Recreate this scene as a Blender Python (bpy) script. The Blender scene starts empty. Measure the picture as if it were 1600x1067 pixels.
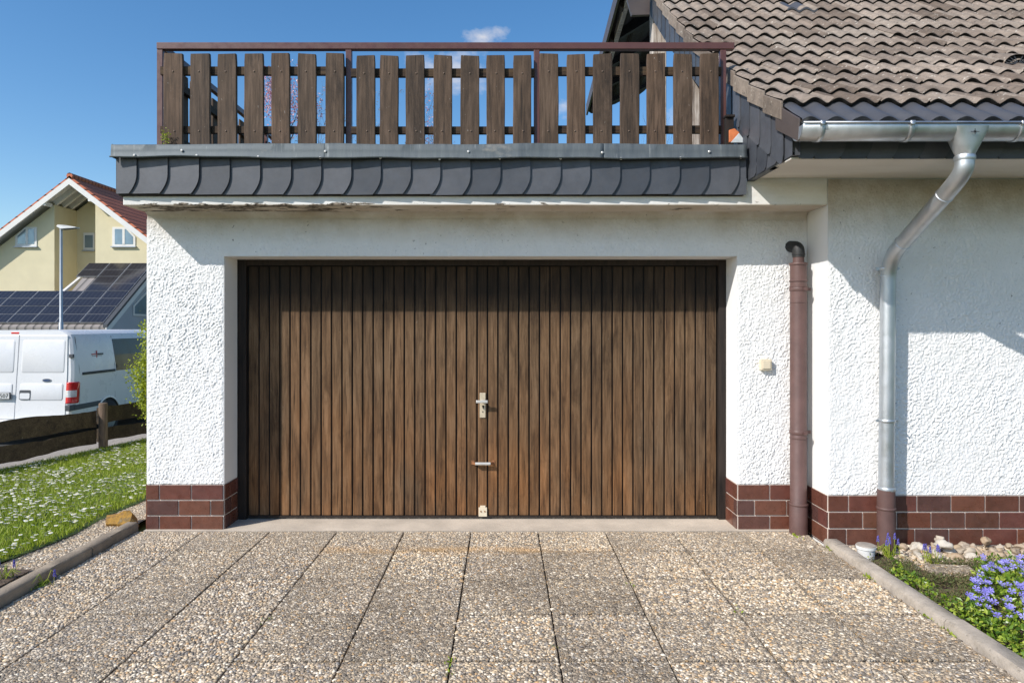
import bpy, math, random
import numpy as np
from mathutils import Vector, noise as mnoise
random.seed(7); rng = np.random.default_rng(11)
SC = bpy.context.scene; COL = SC.collection
R = math.radians
# ------------------------------------------------------------------ camera, sky, sun, exposure
F = 1050.0                      # focal length in photo pixels
cam = bpy.data.cameras.new('camera'); camo = bpy.data.objects.new('camera', cam); COL.objects.link(camo)
cam.sensor_width = 36; cam.lens = 36 * F / 1600
cam.shift_x = 13 / 1600; cam.shift_y = -25.5 / 1600
camo.location = (0, 0, 1.54); camo.rotation_euler = (R(90), 0, 0)
cam.clip_start = .05; cam.clip_end = 2000
SC.camera = camo
SUN_DIR = Vector((1.28, 1.0, -1.26)).normalized()      # direction the light travels
sun = bpy.data.lights.new('sun', 'SUN'); sun.energy = 4.6; sun.angle = R(.53); sun.color = (1, .96, .91)
suno = bpy.data.objects.new('sun', sun); COL.objects.link(suno)
suno.rotation_euler = SUN_DIR.to_track_quat('-Z', 'Y').to_euler()
W = bpy.data.worlds.new('World'); SC.world = W; W.use_nodes = True
wn = W.node_tree; wn.nodes.clear()
def wN(t, **k):
    n = wn.nodes.new(t)
    for a, v in k.items(): setattr(n, a, v)
    return n
sky = wN('ShaderNodeTexSky', sky_type='NISHITA', sun_disc=False)
sky.sun_elevation = math.asin(-SUN_DIR.z); sky.sun_rotation = math.atan2(-SUN_DIR.x, -SUN_DIR.y)
sky.air_density = 1.0; sky.dust_density = .6; sky.ozone_density = 1.6; sky.altitude = 100
bg = wN('ShaderNodeBackground'); bg.inputs['Strength'].default_value = .15
wo = wN('ShaderNodeOutputWorld')
tc = wN('ShaderNodeTexCoord')
nz = wN('ShaderNodeTexNoise'); nz.inputs['Scale'].default_value = 27; nz.inputs['Detail'].default_value = 7; nz.inputs['Roughness'].default_value = .6
mpn = wN('ShaderNodeMapping'); mpn.inputs['Scale'].default_value = (1, 1, 1.6)
wn.links.new(tc.outputs['Generated'], mpn.inputs['Vector']); wn.links.new(mpn.outputs['Vector'], nz.inputs['Vector'])
def cloudmask(px, py, rx, rz, amt):
    d = Vector(((px - 787) / F, 1, (508 - py) / F)).normalized()
    sub = wN('ShaderNodeVectorMath', operation='SUBTRACT'); wn.links.new(tc.outputs['Generated'], sub.inputs[0]); sub.inputs[1].default_value = d
    sc_ = wN('ShaderNodeVectorMath', operation='MULTIPLY'); wn.links.new(sub.outputs[0], sc_.inputs[0]); sc_.inputs[1].default_value = (1 / rx, 1 / rx, 1 / rz)
    ln = wN('ShaderNodeVectorMath', operation='LENGTH'); wn.links.new(sc_.outputs[0], ln.inputs[0])
    mr = wN('ShaderNodeMapRange'); wn.links.new(ln.outputs['Value'], mr.inputs['Value'])
    mr.inputs['From Min'].default_value = 0; mr.inputs['From Max'].default_value = 1
    mr.inputs['To Min'].default_value = amt; mr.inputs['To Max'].default_value = -.6
    ad = wN('ShaderNodeMath', operation='ADD'); wn.links.new(mr.outputs[0], ad.inputs[0]); wn.links.new(nz.outputs['Fac'], ad.inputs[1])
    r2 = wN('ShaderNodeMapRange'); wn.links.new(ad.outputs[0], r2.inputs['Value'])
    r2.inputs['From Min'].default_value = .52; r2.inputs['From Max'].default_value = .95
    return r2.outputs[0]
m1 = cloudmask(757, 58, .085, .042, .38); m2 = cloudmask(700, 112, .17, .085, .36); m3 = cloudmask(880, 165, .10, .06, .2); m4 = cloudmask(1060, 190, .08, .06, .25)
mx = m1
for m_ in (m2, m3, m4):
    q = wN('ShaderNodeMath', operation='MAXIMUM'); wn.links.new(mx, q.inputs[0]); wn.links.new(m_, q.inputs[1]); mx = q.outputs[0]
mm = wN('ShaderNodeMath', operation='MULTIPLY'); wn.links.new(mx, mm.inputs[0]); mm.inputs[1].default_value = .75
mix = wN('ShaderNodeMixRGB'); wn.links.new(mm.outputs[0], mix.inputs['Fac']); hs = wN('ShaderNodeHueSaturation'); hs.inputs['Saturation'].default_value = 1.30; wn.links.new(sky.outputs[0], hs.inputs['Color']); wn.links.new(hs.outputs[0], mix.inputs['Color1']); mix.inputs['Color2'].default_value = (5.2, 5.0, 5.0, 1)
wn.links.new(mix.outputs[0], bg.inputs['Color']); wn.links.new(bg.outputs[0], wo.inputs[0])
SC.view_settings.view_transform = 'Standard'; SC.view_settings.look = 'None'; SC.view_settings.gamma = 1
SC.view_settings.exposure = .18
SC.cycles.max_bounces = 8; SC.cycles.diffuse_bounces = 4

# ------------------------------------------------------------------ helpers
def P(px, py, d): return Vector(((px - 787) * d / F, d, 1.54 - (py - 508) * d / F))
def PX(px, d): return (px - 787) * d / F
def PZ(py, d): return 1.54 - (py - 508) * d / F
def tag(o, label=None, cat=None, group=None, kind=None):
    if label: o['label'] = label
    if cat: o['category'] = cat
    if group: o['group'] = group
    if kind: o['kind'] = kind
    return o
def empty(name, loc, label, cat, group=None):
    o = bpy.data.objects.new(name, None); COL.objects.link(o); o.location = loc; o.empty_display_size = .1
    return tag(o, label, cat, group)
def rootloc(p):
    v = Vector((0, 0, 0))
    while p is not None: v += p.location; p = p.parent
    return v
def copy_tree(o, parent=None):
    c = o.copy(); COL.objects.link(c); c.parent = parent
    for ch in [x for x in o.children]: copy_tree(ch, c)
    return c
class MB:
    def __init__(s): s.v = []; s.f = []; s.m = []; s.mi = 0
    def add(s, vs, fs):
        b = len(s.v); s.v += [tuple(v) for v in vs]; s.f += [tuple(i + b for i in f) for f in fs]; s.m += [s.mi] * len(fs); return s
    def box(s, x0, x1, y0, y1, z0, z1):
        v = [(x, y, z) for x in (x0, x1) for y in (y0, y1) for z in (z0, z1)]
        return s.add(v, [(0, 1, 3, 2), (4, 6, 7, 5), (0, 4, 5, 1), (2, 3, 7, 6), (0, 2, 6, 4), (1, 5, 7, 3)])
    def obox(s, c, ax, ay, az):          # centre + half vectors
        c, ax, ay, az = map(Vector, (c, ax, ay, az))
        v = [c + ax * i + ay * j + az * k for i in (-1, 1) for j in (-1, 1) for k in (-1, 1)]
        return s.add(v, [(0, 1, 3, 2), (4, 6, 7, 5), (0, 4, 5, 1), (2, 3, 7, 6), (0, 2, 6, 4), (1, 5, 7, 3)])
    def beam(s, a, b, w, h, up=(0, 0, 1)):
        a, b = Vector(a), Vector(b); d = (b - a); L = d.length; d.normalize()
        sx = d.cross(Vector(up)).normalized(); uz = sx.cross(d).normalized()
        return s.obox((a + b) / 2, d * L / 2, sx * w / 2, uz * h / 2)
    def extr(s, pts, off):               # planar polygon extruded by vector off
        n = len(pts); off = Vector(off); a = [Vector(p) for p in pts]
        return s.add(a + [p + off for p in a], [tuple(range(n)), tuple(range(2 * n - 1, n - 1, -1))] + [((i + 1) % n, i, i + n, (i + 1) % n + n) for i in range(n)])
    def quad(s, a, b, c, d): return s.add([a, b, c, d], [(0, 1, 2, 3)])
    def grid(s, nu, nv, fn):
        v = [fn(i / (nu - 1), j / (nv - 1)) for j in range(nv) for i in range(nu)]
        f = [(j * nu + i, j * nu + i + 1, (j + 1) * nu + i + 1, (j + 1) * nu + i) for j in range(nv - 1) for i in range(nu - 1)]
        return s.add(v, f)
    def tube(s, pts, rads, seg=12, caps=True):
        pts = [Vector(p) for p in pts]; n = len(pts)
        if not hasattr(rads, '__len__'): rads = [rads] * n
        t = [(pts[min(i + 1, n - 1)] - pts[max(i - 1, 0)]).normalized() for i in range(n)]
        u = t[0].orthogonal().normalized(); vs = []
        for i in range(n):
            u = (u - t[i] * u.dot(t[i])).normalized(); w = t[i].cross(u)
            for k in range(seg):
                a = 2 * math.pi * k / seg; vs.append(pts[i] + (u * math.cos(a) + w * math.sin(a)) * rads[i])
        fs = [(i * seg + k, i * seg + (k + 1) % seg, (i + 1) * seg + (k + 1) % seg, (i + 1) * seg + k) for i in range(n - 1) for k in range(seg)]
        if caps: fs += [tuple(range(seg - 1, -1, -1)), tuple((n - 1) * seg + k for k in range(seg))]
        return s.add(vs, fs)
    def build(s, name, mat, parent=None, smooth=False, bevel=0, org=None, angle=35):
        me = bpy.data.meshes.new(name)
        o = bpy.data.objects.new(name, me); COL.objects.link(o)
        base = rootloc(parent)
        if org is not None: o.location = Vector(org) - base; base = Vector(org)
        if parent: o.parent = parent
        me.from_pydata([(v[0] - base.x, v[1] - base.y, v[2] - base.z) for v in s.v], [], s.f)
        for m in (mat if isinstance(mat, (list, tuple)) else [mat]): me.materials.append(m)
        if any(s.m): me.polygons.foreach_set('material_index', s.m)
        import bmesh
        bm = bmesh.new(); bm.from_mesh(me); bmesh.ops.recalc_face_normals(bm, faces=bm.faces); bm.to_mesh(me); bm.free()
        if smooth:
            me.polygons.foreach_set('use_smooth', [True] * len(me.polygons))
            if angle: me.set_sharp_from_angle(angle=R(angle))
        if bevel:
            b = o.modifiers.new('bevel', 'BEVEL'); b.width = bevel; b.segments = 2; b.limit_method = 'ANGLE'; b.angle_limit = R(40)
        me.update(); return o
def bend(pts, r=.06, n=5):               # polyline with rounded corners
    pts = [Vector(p) for p in pts]; out = [pts[0]]
    for i in range(1, len(pts) - 1):
        a, b, c = pts[i - 1], pts[i], pts[i + 1]
        p = b + (a - b).normalized() * min(r, (a - b).length * .49); q = b + (c - b).normalized() * min(r, (c - b).length * .49)
        for k in range(n + 1):
            t = k / n; out.append(p * (1 - t) ** 2 + b * 2 * t * (1 - t) + q * t * t)
    out.append(pts[-1]); return out

# ------------------------------------------------------------------ materials
class Mat:
    def __init__(s, name, color=(.5, .5, .5), rough=.7, metal=0, spec=.5):
        s.m = bpy.data.materials.new(name); s.m.use_nodes = True; s.nt = s.m.node_tree
        s.b = s.nt.nodes['Principled BSDF']; s.set('Base Color', (*color, 1)); s.set('Roughness', rough); s.set('Metallic', metal); s.set('Specular IOR Level', spec)
        s._tc = None
    def set(s, k, v): s.b.inputs[k].default_value = v
    def N(s, t, ins=None, **k):
        n = s.nt.nodes.new(t)
        for a, v in k.items(): setattr(n, a, v)
        for a, v in (ins or {}).items(): s.I(n, a, v)
        return n
    def I(s, n, a, v):
        if isinstance(v, bpy.types.NodeSocket): s.nt.links.new(v, n.inputs[a])
        else: n.inputs[a].default_value = v
    def co(s, scale=(1, 1, 1), rot=(0, 0, 0)):
        if s._tc is None: s._tc = s.N('ShaderNodeTexCoord').outputs['Object']
        if scale == (1, 1, 1) and rot == (0, 0, 0): return s._tc
        return s.N('ShaderNodeMapping', {'Vector': s._tc, 'Scale': scale, 'Rotation': rot}).outputs[0]
    def noise(s, scale, detail=4, rough=.55, co=None, dist=0, out='Fac'):
        return s.N('ShaderNodeTexNoise', {'Vector': co or s.co(), 'Scale': scale, 'Detail': detail, 'Roughness': rough, 'Distortion': dist}).outputs[out]
    def ramp(s, fac, stops, interp='LINEAR'):
        n = s.N('ShaderNodeValToRGB', {'Fac': fac}); cr = n.color_ramp; cr.interpolation = interp
        while len(cr.elements) < len(stops): cr.elements.new(.5)
        for e, (p, c) in zip(cr.elements, stops):
            e.position = p; e.color = (*c, 1) if hasattr(c, '__len__') else (c, c, c, 1)
        return n.outputs['Color']
    def mix(s, fac, a, b, mode='MIX'):
        n = s.N('ShaderNodeMixRGB', blend_type=mode)
        for k, v in (('Fac', fac), ('Color1', a), ('Color2', b)):
            if isinstance(v, bpy.types.NodeSocket): s.nt.links.new(v, n.inputs[k])
            else: n.inputs[k].default_value = v if k == 'Fac' else ((*v, 1) if len(v) == 3 else v)
        return n.outputs['Color']
    def math(s, op, a, b=0):
        n = s.N('ShaderNodeMath', operation=op); s.I(n, 0, a); s.I(n, 1, b); return n.outputs[0]
    def mr(s, v, a, b, c=0, d=1): return s.N('ShaderNodeMapRange', {'Value': v, 'From Min': a, 'From Max': b, 'To Min': c, 'To Max': d}).outputs[0]
    def island(s): return s.N('ShaderNodeNewGeometry').outputs['Random Per Island']
    def objrand(s): return s.N('ShaderNodeObjectInfo').outputs['Random']
    def sep(s, co=None): return s.N('ShaderNodeSeparateXYZ', {'Vector': co or s.co()}).outputs
    def base(s, c): s.I(s.b, 'Base Color', c); return s
    def rough(s, c): s.I(s.b, 'Roughness', c); return s
    def bump(s, h, strength=.5, dist=.01):
        n = s.N('ShaderNodeBump', {'Height': h, 'Strength': strength, 'Distance': dist})
        if s.b.inputs['Normal'].is_linked: s.nt.links.new(s.b.inputs['Normal'].links[0].from_socket, n.inputs['Normal'])
        s.nt.links.new(n.outputs[0], s.b.inputs['Normal']); return s
M = {}
def simple(key, name, color, rough=.6, metal=0, var=.15, nscale=8, bumpn=0, spec=.5):
    m = Mat(name, color, rough, metal, spec)
    n = m.noise(nscale, 6, .6)
    m.base(m.mix(1.0, color, m.ramp(n, [(.3, 1 - var), (.7, 1 + var * .6)]), 'MULTIPLY'))
    m.rough(m.mr(m.noise(nscale * 1.7, 5), .3, .7, max(0, rough - .1), min(1, rough + .12)))
    if bumpn: m.bump(m.noise(nscale * 12, 4), bumpn, .004)
    M[key] = m.m; return m
def stucco(key, name, hs, rough_amt, dirt):
    m = Mat(name, (.8, .79, .77), .9, 0, .2)
    c1 = m.noise(4.0, 5, .6); sp = m.noise(70, 2, .5); big = m.noise(1.2, 3)
    col = m.mix(m.mr(c1, .35, .7, 0, .35), (.82, .81, .79), (.74, .725, .69))
    spk = m.mr(m.noise(38, 3, .7), .70, .76, 0, .75 * dirt)
    col = m.mix(m.math('MULTIPLY', spk, m.mr(m.noise(3, 3), .4, .6)), col, (.12, .11, .10))
    m.base(col)
    if rough_amt:
        m.bump(m.noise(140, 2), .25 * rough_amt, .004)
    M[key] = m.m; return m
stucco('stucco', 'rough white render', 30, 1, .6)
ms = stucco('smooth_wall', 'smooth white masonry paint', 30, .6, .8)
# render above the door: painted, with grime below the slab and little insect spots
m = Mat('weathered white render', (.8, .79, .77), .9, 0, .2)
z = m.sep()[2]
spk = m.mr(m.noise(30, 3, .75), .655, .70, 0, .8)
spk = m.math('MULTIPLY', spk, m.mr(m.noise(2.2, 3), .42, .58))
c = m.mix(m.mr(m.noise(5, 6, .65), .35, .7, 0, .45), (.80, .79, .775), (.70, .68, .64))
grime = m.math('MULTIPLY', m.mr(z, 2.15, 2.40), m.mr(m.noise(2.5, 6, .7), .25, .65, .25, .95))
c = m.mix(grime, c, (.40, .33, .245)); c = m.mix(spk, c, (.10, .09, .08))
m.base(c); m.bump(m.noise(110, 3, .5), .5, .006); M['lintel'] = m.m
# slab edge: peeling paint
m = Mat('peeling painted concrete', (.8, .78, .74), .85, 0, .25)
x, y, z = m.sep()[0:3]
c = m.mix(m.mr(m.noise(3, 6, .7, m.co((1, 1, 3))), .4, .65, 0, .5), (.78, .765, .73), (.63, .59, .52))
c = m.mix(m.math('MULTIPLY', m.mr(z, 2.400, 2.389), m.mr(m.noise(4, 5, .6), .3, .7, .55, 1)), c, (.52, .43, .33))
patch = m.noise(9, 7, .68, m.co((.55, 1.6, 1.6)), .4)
zone = m.math('MAXIMUM', m.mr(x, -.7, -1.5), m.math('MULTIPLY', m.mr(x, -.3, -.6), .0))
zone = m.math('MULTIPLY', zone, m.mr(z, 2.415, 2.39))
pk = m.mr(m.math('ADD', patch, m.math('MULTIPLY', zone, .15)), .60, .62)
pk = m.math('MULTIPLY', pk, m.mr(z, 2.425, 2.40))
c = m.mix(pk, c, m.ramp(m.noise(40, 4), [(.40, (.045, .035, .025)), (.60, (.26, .21, .16))]))
stn = m.math('MULTIPLY', m.mr(m.noise(3.2, 5, .6, m.co((1, 1, .2))), .56, .66), m.mr(z, 2.43, 2.455))
c = m.mix(m.math('MULTIPLY', stn, .5), c, (.38, .36, .22))
m.base(c); m.bump(patch, .5, .01).bump(m.noise(60, 3), .3, .004); M['slab'] = m.m
# exposed aggregate
def aggregate(key, name, sc, tint=(1, 1, 1), rust=False):
    m = Mat(name, (.4, .38, .35), .62, 0, .35)
    w = m.N('ShaderNodeMixRGB', {'Fac': .028, 'Color1': m.co(), 'Color2': m.noise(14, 2, .5, out='Color')}, blend_type='ADD').outputs[0]
    def lay(s, seedoff):
        mp = m.N('ShaderNodeMapping', {'Vector': w, 'Location': seedoff}).outputs[0]
        v = m.N('ShaderNodeTexVoronoi', {'Vector': mp, 'Scale': s, 'Randomness': 1.0}, feature='F1')
        e = m.N('ShaderNodeTexVoronoi', {'Vector': mp, 'Scale': s, 'Randomness': 1.0}, feature='DISTANCE_TO_EDGE')
        cs = m.N('ShaderNodeSeparateColor', {'Color': v.outputs['Color']}).outputs
        col = m.ramp(cs[0], [(0, (.17, .15, .13)), (.14, (.30, .265, .225)), (.30, (.56, .505, .42)), (.44, (.34, .275, .20)), (.52, (.50, .37, .225)), (.58, (.24, .225, .21)), (.70, (.58, .54, .48)), (.82, (.78, .745, .68)), (.90, (.38, .34, .29))], 'CONSTANT')
        col = m.mix(.8, col, m.ramp(cs[1], [(0, .72), (1, 1.22)]), 'MULTIPLY')
        return v.outputs['Distance'], e.outputs['Distance'], col
    d1, e1, c1 = lay(sc, (0, 0, 0)); d2, e2, c2 = lay(sc * 1.75, (3.1, 7.7, 0))
    sel = m.mr(m.noise(sc * .35, 2), .60, .64)
    col = m.mix(sel, c1, c2)
    ed = m.mix(sel, e1, e2)
    gap = m.mr(ed, .02, .13)
    wear = m.noise(1.3, 6, .65)
    col = m.mix(gap, m.mix(wear, (.30, .255, .205), (.46, .40, .33)), col)
    col = m.mix(1, col, m.ramp(wear, [(.32, (.83, .82, .80)), (.68, (1.12, 1.10, 1.05))]), 'MULTIPLY')
    spots = m.mr(m.noise(.55, 3, .5), .58, .7, 0, .22); col = m.mix(spots, col, (.21, .19, .17))
    col = m.mix(1, col, tint, 'MULTIPLY')
    if rust:
        s = m.sep(); yy = s[1]; xx = s[0]
        nn = m.noise(5, 5, .65, m.co((.7, 2, 1)))
        band = m.math('MULTIPLY', m.mr(yy, 4.50, 4.585), m.mr(yy, 4.71, 4.62))
        band = m.math('MULTIPLY', band, m.math('MULTIPLY', m.mr(xx, -1.35, -1.15), m.mr(xx, 1.0, .1)))
        col = m.mix(m.math('MULTIPLY', band, m.mr(nn, .36, .66, 0, .8)), col, (.60, .36, .14))
        b2 = m.math('MULTIPLY', m.mr(yy, 4.55, 5.0), m.mr(nn, .3, .7, .1, .55)); col = m.mix(b2, col, (.56, .49, .39))
    m.base(col)
    hgt = m.mix(sel, m.math('MINIMUM', m.math('MULTIPLY', e1, 2.2), 1), m.math('MINIMUM', m.math('MULTIPLY', e2, 2.2), 1))
    m.bump(m.math('POWER', m.mr(ed, 0, .42), .55), .9, .009)
    M[key] = m.m
aggregate('agg', 'exposed aggregate slabs', 60, (1.0, .92, .82), True)
aggregate('agg2', 'exposed aggregate border', 60, (.95, .87, .76))
m = simple('concrete', 'trowelled concrete', (.55, .47, .375), .85, 0, .22, 3.5, .35)
m = simple('kerbstone', 'weathered kerb concrete', (.40, .345, .285), .9, 0, .32, 6, .8)
kt = m; kc = kt.b.inputs['Base Color'].links[0].from_socket; kt.base(kt.mix(kt.mr(kt.noise(45, 4, .75), .60, .68, 0, .6), kt.mix(kt.mr(kt.noise(9, 5, .7), .5, .66, 0, .5), kc, (.20, .17, .13)), (.10, .085, .065)))
m = simple('kerbdark', 'dark weathered kerb concrete', (.27, .215, .155), .9, 0, .4, 6, .9)
simple('mortar', 'pale mortar', (.66, .56, .48), .9, 0, .1, 20, .4)
m = Mat('glazed red brown plinth tile', (.2, .08, .06), .32, 0, .5); r = m.island()
c = m.ramp(r, [(0, (.085, .040, .030)), (.25, (.135, .046, .028)), (.42, (.080, .042, .038)), (.6, (.155, .058, .034)), (.8, (.11, .038, .034)), (1, (.145, .066, .042))])
c = m.mix(1, c, m.ramp(m.noise(14, 6, .65), [(.3, .78), (.7, 1.2)]), 'MULTIPLY')
c = m.mix(m.mr(m.noise(55, 3, .7), .70, .76, 0, .3), c, (.4, .3, .25))
m.base(c); m.rough(m.mr(m.noise(25, 4), .3, .7, .22, .42)); m.bump(m.noise(30, 3), .12, .003); M['tile'] = m.m
m = Mat('mortared joint plinth', (.2, .08, .06), .5)
# timber
def wood(key, name, cols, rough=.65, vert=True, stain=.8, scale=1.0, bumps=.5, slatrand=True, speck=0):
    m = Mat(name, cols[1], rough, 0, .35)
    r = m.island() if slatrand else m.objrand()
    off = m.N('ShaderNodeCombineXYZ', {'X': m.math('MULTIPLY', r, 37.0), 'Y': m.math('MULTIPLY', r, 11.0), 'Z': m.math('MULTIPLY', r, 23.0)}).outputs[0]
    co = m.N('ShaderNodeVectorMath', {0: m.co(), 1: off}, operation='ADD').outputs[0]
    st = (1, 1, .06) if vert else (.06, 1, 1)
    mp = m.N('ShaderNodeMapping', {'Vector': co, 'Scale': st}).outputs[0]
    g = m.noise(55 * scale, 6, .65, mp, .3)
    mp2 = m.N('ShaderNodeMapping', {'Vector': co, 'Scale': (1, 1, .22) if vert else (.22, 1, 1)}).outputs[0]
    g2 = m.noise(9 * scale, 5, .7, mp2, .6)
    c = m.ramp(m.math('ADD', m.math('MULTIPLY', g, .55), m.math('MULTIPLY', g2, .45)), [(.36, cols[0]), (.50, cols[1]), (.66, cols[2])])
    c = m.mix(1, c, m.ramp(r, [(0, (.86, .865, .88)), (.5, (1.0, .98, .96)), (1, (1.14, 1.07, 1.02))]), 'MULTIPLY')
    st2 = m.mr(m.noise(6 * scale, 6, .72, mp2, .8), .53, .66, 0, stain)
    c = m.mix(st2, c, tuple(v * .32 for v in cols[0]))
    crk = m.mr(m.noise(95 * scale, 3, .5, m.N('ShaderNodeMapping', {'Vector': co, 'Scale': (1, 1, .025) if vert else (.025, 1, 1)}).outputs[0]), .64, .70, 0, .75); c = m.mix(crk, c, tuple(v * .3 for v in cols[0]))
    if speck: c = m.mix(m.mr(m.noise(60, 3, .7, m.N('ShaderNodeMapping', {'Vector': co, 'Scale': (1, 1, .4)}).outputs[0]), .70, .74, 0, speck), c, (.45, .42, .38))
    m.base(c); m.bump(g, bumps, .004); M[key] = m.m; return m, c
dm, dc = wood('door', 'stained door boards', [(.055, .034, .021), (.135, .083, .046), (.22, .142, .083)], .5, stain=.5, bumps=.45, speck=.2)
# weathering of the door: worn and paler towards the foot, dark stains of old oil; painted-in shade at the top
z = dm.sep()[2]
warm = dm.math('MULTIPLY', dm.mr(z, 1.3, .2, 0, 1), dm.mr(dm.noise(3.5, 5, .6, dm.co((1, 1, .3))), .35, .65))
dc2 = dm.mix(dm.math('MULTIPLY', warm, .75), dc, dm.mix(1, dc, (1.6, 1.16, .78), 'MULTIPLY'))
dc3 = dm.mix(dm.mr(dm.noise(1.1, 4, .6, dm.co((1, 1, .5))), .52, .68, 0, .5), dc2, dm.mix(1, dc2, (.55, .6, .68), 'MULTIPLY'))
dc_shade = dm.mix(dm.math('MULTIPLY', dm.mr(z, 1.5, 1.8, 0, .9), dm.mr(dm.noise(4, 3, .5, dm.co((1, 1, .3))), .3, .7, .7, 1)), dc3, (.012, .011, .010)); dm.base(dc_shade); dm.set('Specular IOR Level', .12); dm.set('Roughness', .7)  # upper boards blackened: shade under slab and lintel painted into the colour
wood('frame', 'dark stained frame', [(.008, .006, .005), (.02, .014, .011), (.035, .024, .018)], .7, stain=.3)
wood('picket', 'weathered brown pickets', [(.034, .022, .014), (.082, .052, .032), (.15, .10, .068)], .75, stain=.55, slatrand=False, speck=.5)
wood('batten', 'dark rail battens', [(.02, .012, .008), (.05, .03, .016), (.10, .065, .03)], .8, vert=False, stain=.4)
wood('plank', 'mossy waney edged planks', [(.03, .022, .014), (.065, .046, .028), (.11, .085, .05)], .85, vert=False, stain=.5, speck=.5)
wood('fpost', 'weathered log post', [(.07, .05, .035), (.14, .10, .07), (.22, .17, .12)], .85, stain=.4)
wood('whitepost', 'flaking white timber', [(.16, .11, .08), (.48, .42, .36), (.72, .68, .62)], .8, stain=.7, slatrand=False)
wood('barge', 'pale painted bargeboards', [(.30, .25, .20), (.55, .50, .44), (.72, .68, .62)], .8, stain=.3, slatrand=False, vert=False)
m = simple('railpaint', 'red brown rail paint', (.105, .042, .034), .38, 0, .14, 10)
simple('brownpipe', 'brown plastic pipe', (.115, .062, .054), .55, 0, .22, 7)
simple('rubber', 'black rubber', (.02, .02, .02), .6)
m = Mat('galvanised steel', (.62, .65, .67), .32, .9)
sp = m.N('ShaderNodeTexVoronoi', {'Vector': m.co((1, 1, .5)), 'Scale': 45.0}).outputs['Color']
c = m.mix(.0, m.mix(m.mr(m.noise(6, 6, .65, m.co((1, 1, .3))), .3, .7), (.44, .465, .49), (.62, .645, .665)), sp, 'MULTIPLY')
m.base(c); m.rough(m.mr(m.noise(12, 5), .3, .7, .36, .56)); M['galv'] = m.m
m = Mat('weathered zinc', (.4, .43, .44), .5, .45)
n1 = m.noise(7, 7, .7, m.co((3.5, 1, .35))); n2 = m.noise(2.2, 5, .6)
c = m.mix(m.mr(n1, .35, .7), (.085, .10, .108), (.15, .168, .172)); c = m.mix(m.mr(m.noise(16, 6, .75, m.co((2.2, 1, .12))), .60, .74, 0, .75), c, (.36, .37, .35))
c = m.mix(m.mr(m.noise(3.3, 5, .65, m.co((1, 1, 2))), .6, .72, 0, .5), c, (.38, .34, .28))
m.base(c); m.rough(m.mr(n1, .3, .7, .55, .75)); m.bump(n2, .15, .02); M['zinc'] = m.m
m = Mat('grey slate', (.06, .065, .075), .5, 0, .5); r = m.island()
c = m.mix(1, m.ramp(r, [(0, (.040, .044, .053)), (.5, (.062, .066, .076)), (1, (.082, .085, .096))]), m.ramp(m.noise(7, 7, .7), [(.3, .82), (.7, 1.2)]), 'MULTIPLY')
c = m.mix(m.mr(m.noise(22, 5, .75, m.co((1.5, 1, .3))), .68, .78, 0, .35), c, (.25, .25, .24))
m.base(c); m.rough(m.mr(m.noise(20, 4), .3, .7, .42, .6)); m.bump(m.noise(60, 4), .12, .003); M['slate'] = m.m
m = Mat('concrete roof tile', (.2, .17, .15), .9, 0, .3); r = m.island()
c = m.ramp(r, [(0, (.13, .10, .078)), (.3, (.185, .148, .12)), (.6, (.225, .183, .15)), (1, (.275, .23, .19))])
c = m.mix(1, c, m.ramp(m.noise(12, 8, .7), [(.28, .66), (.72, 1.28)]), 'MULTIPLY')
c = m.mix(1, c, m.ramp(m.noise(1.6, 4, .6), [(.35, (.94, .93, .91)), (.65, (1.10, 1.06, 1.02))]), 'MULTIPLY')
c = m.mix(m.mr(m.noise(26, 5, .72), .57, .68, 0, .75), c, (.055, .046, .038))
c = m.mix(m.math('MULTIPLY', m.mr(m.noise(34, 3, .6), .63, .68, 0, .8), m.mr(m.noise(2.5, 3), .42, .6, .15, 1)), c, (.58, .54, .46))
m.base(c); m.bump(m.noise(90, 4, .7), .6, .005).bump(m.noise(14, 4), .4, .012); M['rooftile'] = m.m
simple('moss', 'mossy tile edge', (.014, .011, .009), 1, 0, .5, 40, 1)
simple('metaltile', 'dark grey coated metal', (.072, .072, .078), .42, 0, .12, 5)
simple('brownmetal', 'dark brown coated metal', (.085, .066, .058), .45, 0, .15, 6)
m = Mat('soffit boards', (.62, .56, .49), .7)
yy = m.sep()[1]; m.base(m.mix(m.mr(m.noise(5, 5, .6, m.co((.3, 1, 1))), .35, .7, 0, .5), (.70, .65, .58), (.56, .50, .43))); M['soffit'] = m.m
simple('darkwood', 'dark underside timber', (.03, .022, .017), .9, 0, .3, 8)
simple('cream', 'cream plastic', (.66, .57, .42), .45, 0, .1, 10)
simple('screwmat', 'dull screw', (.16, .11, .08), .6, .3)
simple('rust', 'rusty steel', (.28, .12, .05), .8, 0, .4, 30, .5)
simple('alu', 'worn aluminium', (.62, .60, .56), .4, .35, .12, 30)
simple('brassy', 'beige anodised plate', (.60, .50, .36), .45, .2, .14, 40)
simple('black', 'black gap', (.006, .006, .006), .9)
simple('deckmat', 'grey roofing felt', (.12, .12, .12), .95, 0, .3, 5)
simple('terracotta', 'terracotta shard', (.62, .18, .06), .8, 0, .2, 20)
simple('shard', 'grey white shard', (.55, .58, .58), .6, 0, .3, 20)
simple('whiteplastic', 'white plastic', (.72, .71, .68), .5, 0, .15, 14)
simple('lidgrey', 'dusty lid', (.33, .29, .25), .8, 0, .3, 20)
simple('asphalt', 'asphalt', (.055, .054, .052), .9, 0, .3, 20, .6)
simple('pathmat', 'pale fine gravel', (.36, .315, .265), .95, 0, .3, 26, 1)
m = Mat('bed soil', (.1, .07, .045), .95)
m.base(m.ramp(m.noise(28, 7, .75), [(.3, (.045, .03, .02)), (.55, (.13, .09, .06)), (.75, (.27, .20, .14))])); m.bump(m.noise(40, 6, .7), 1, .02); M['soil'] = m.m
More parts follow.
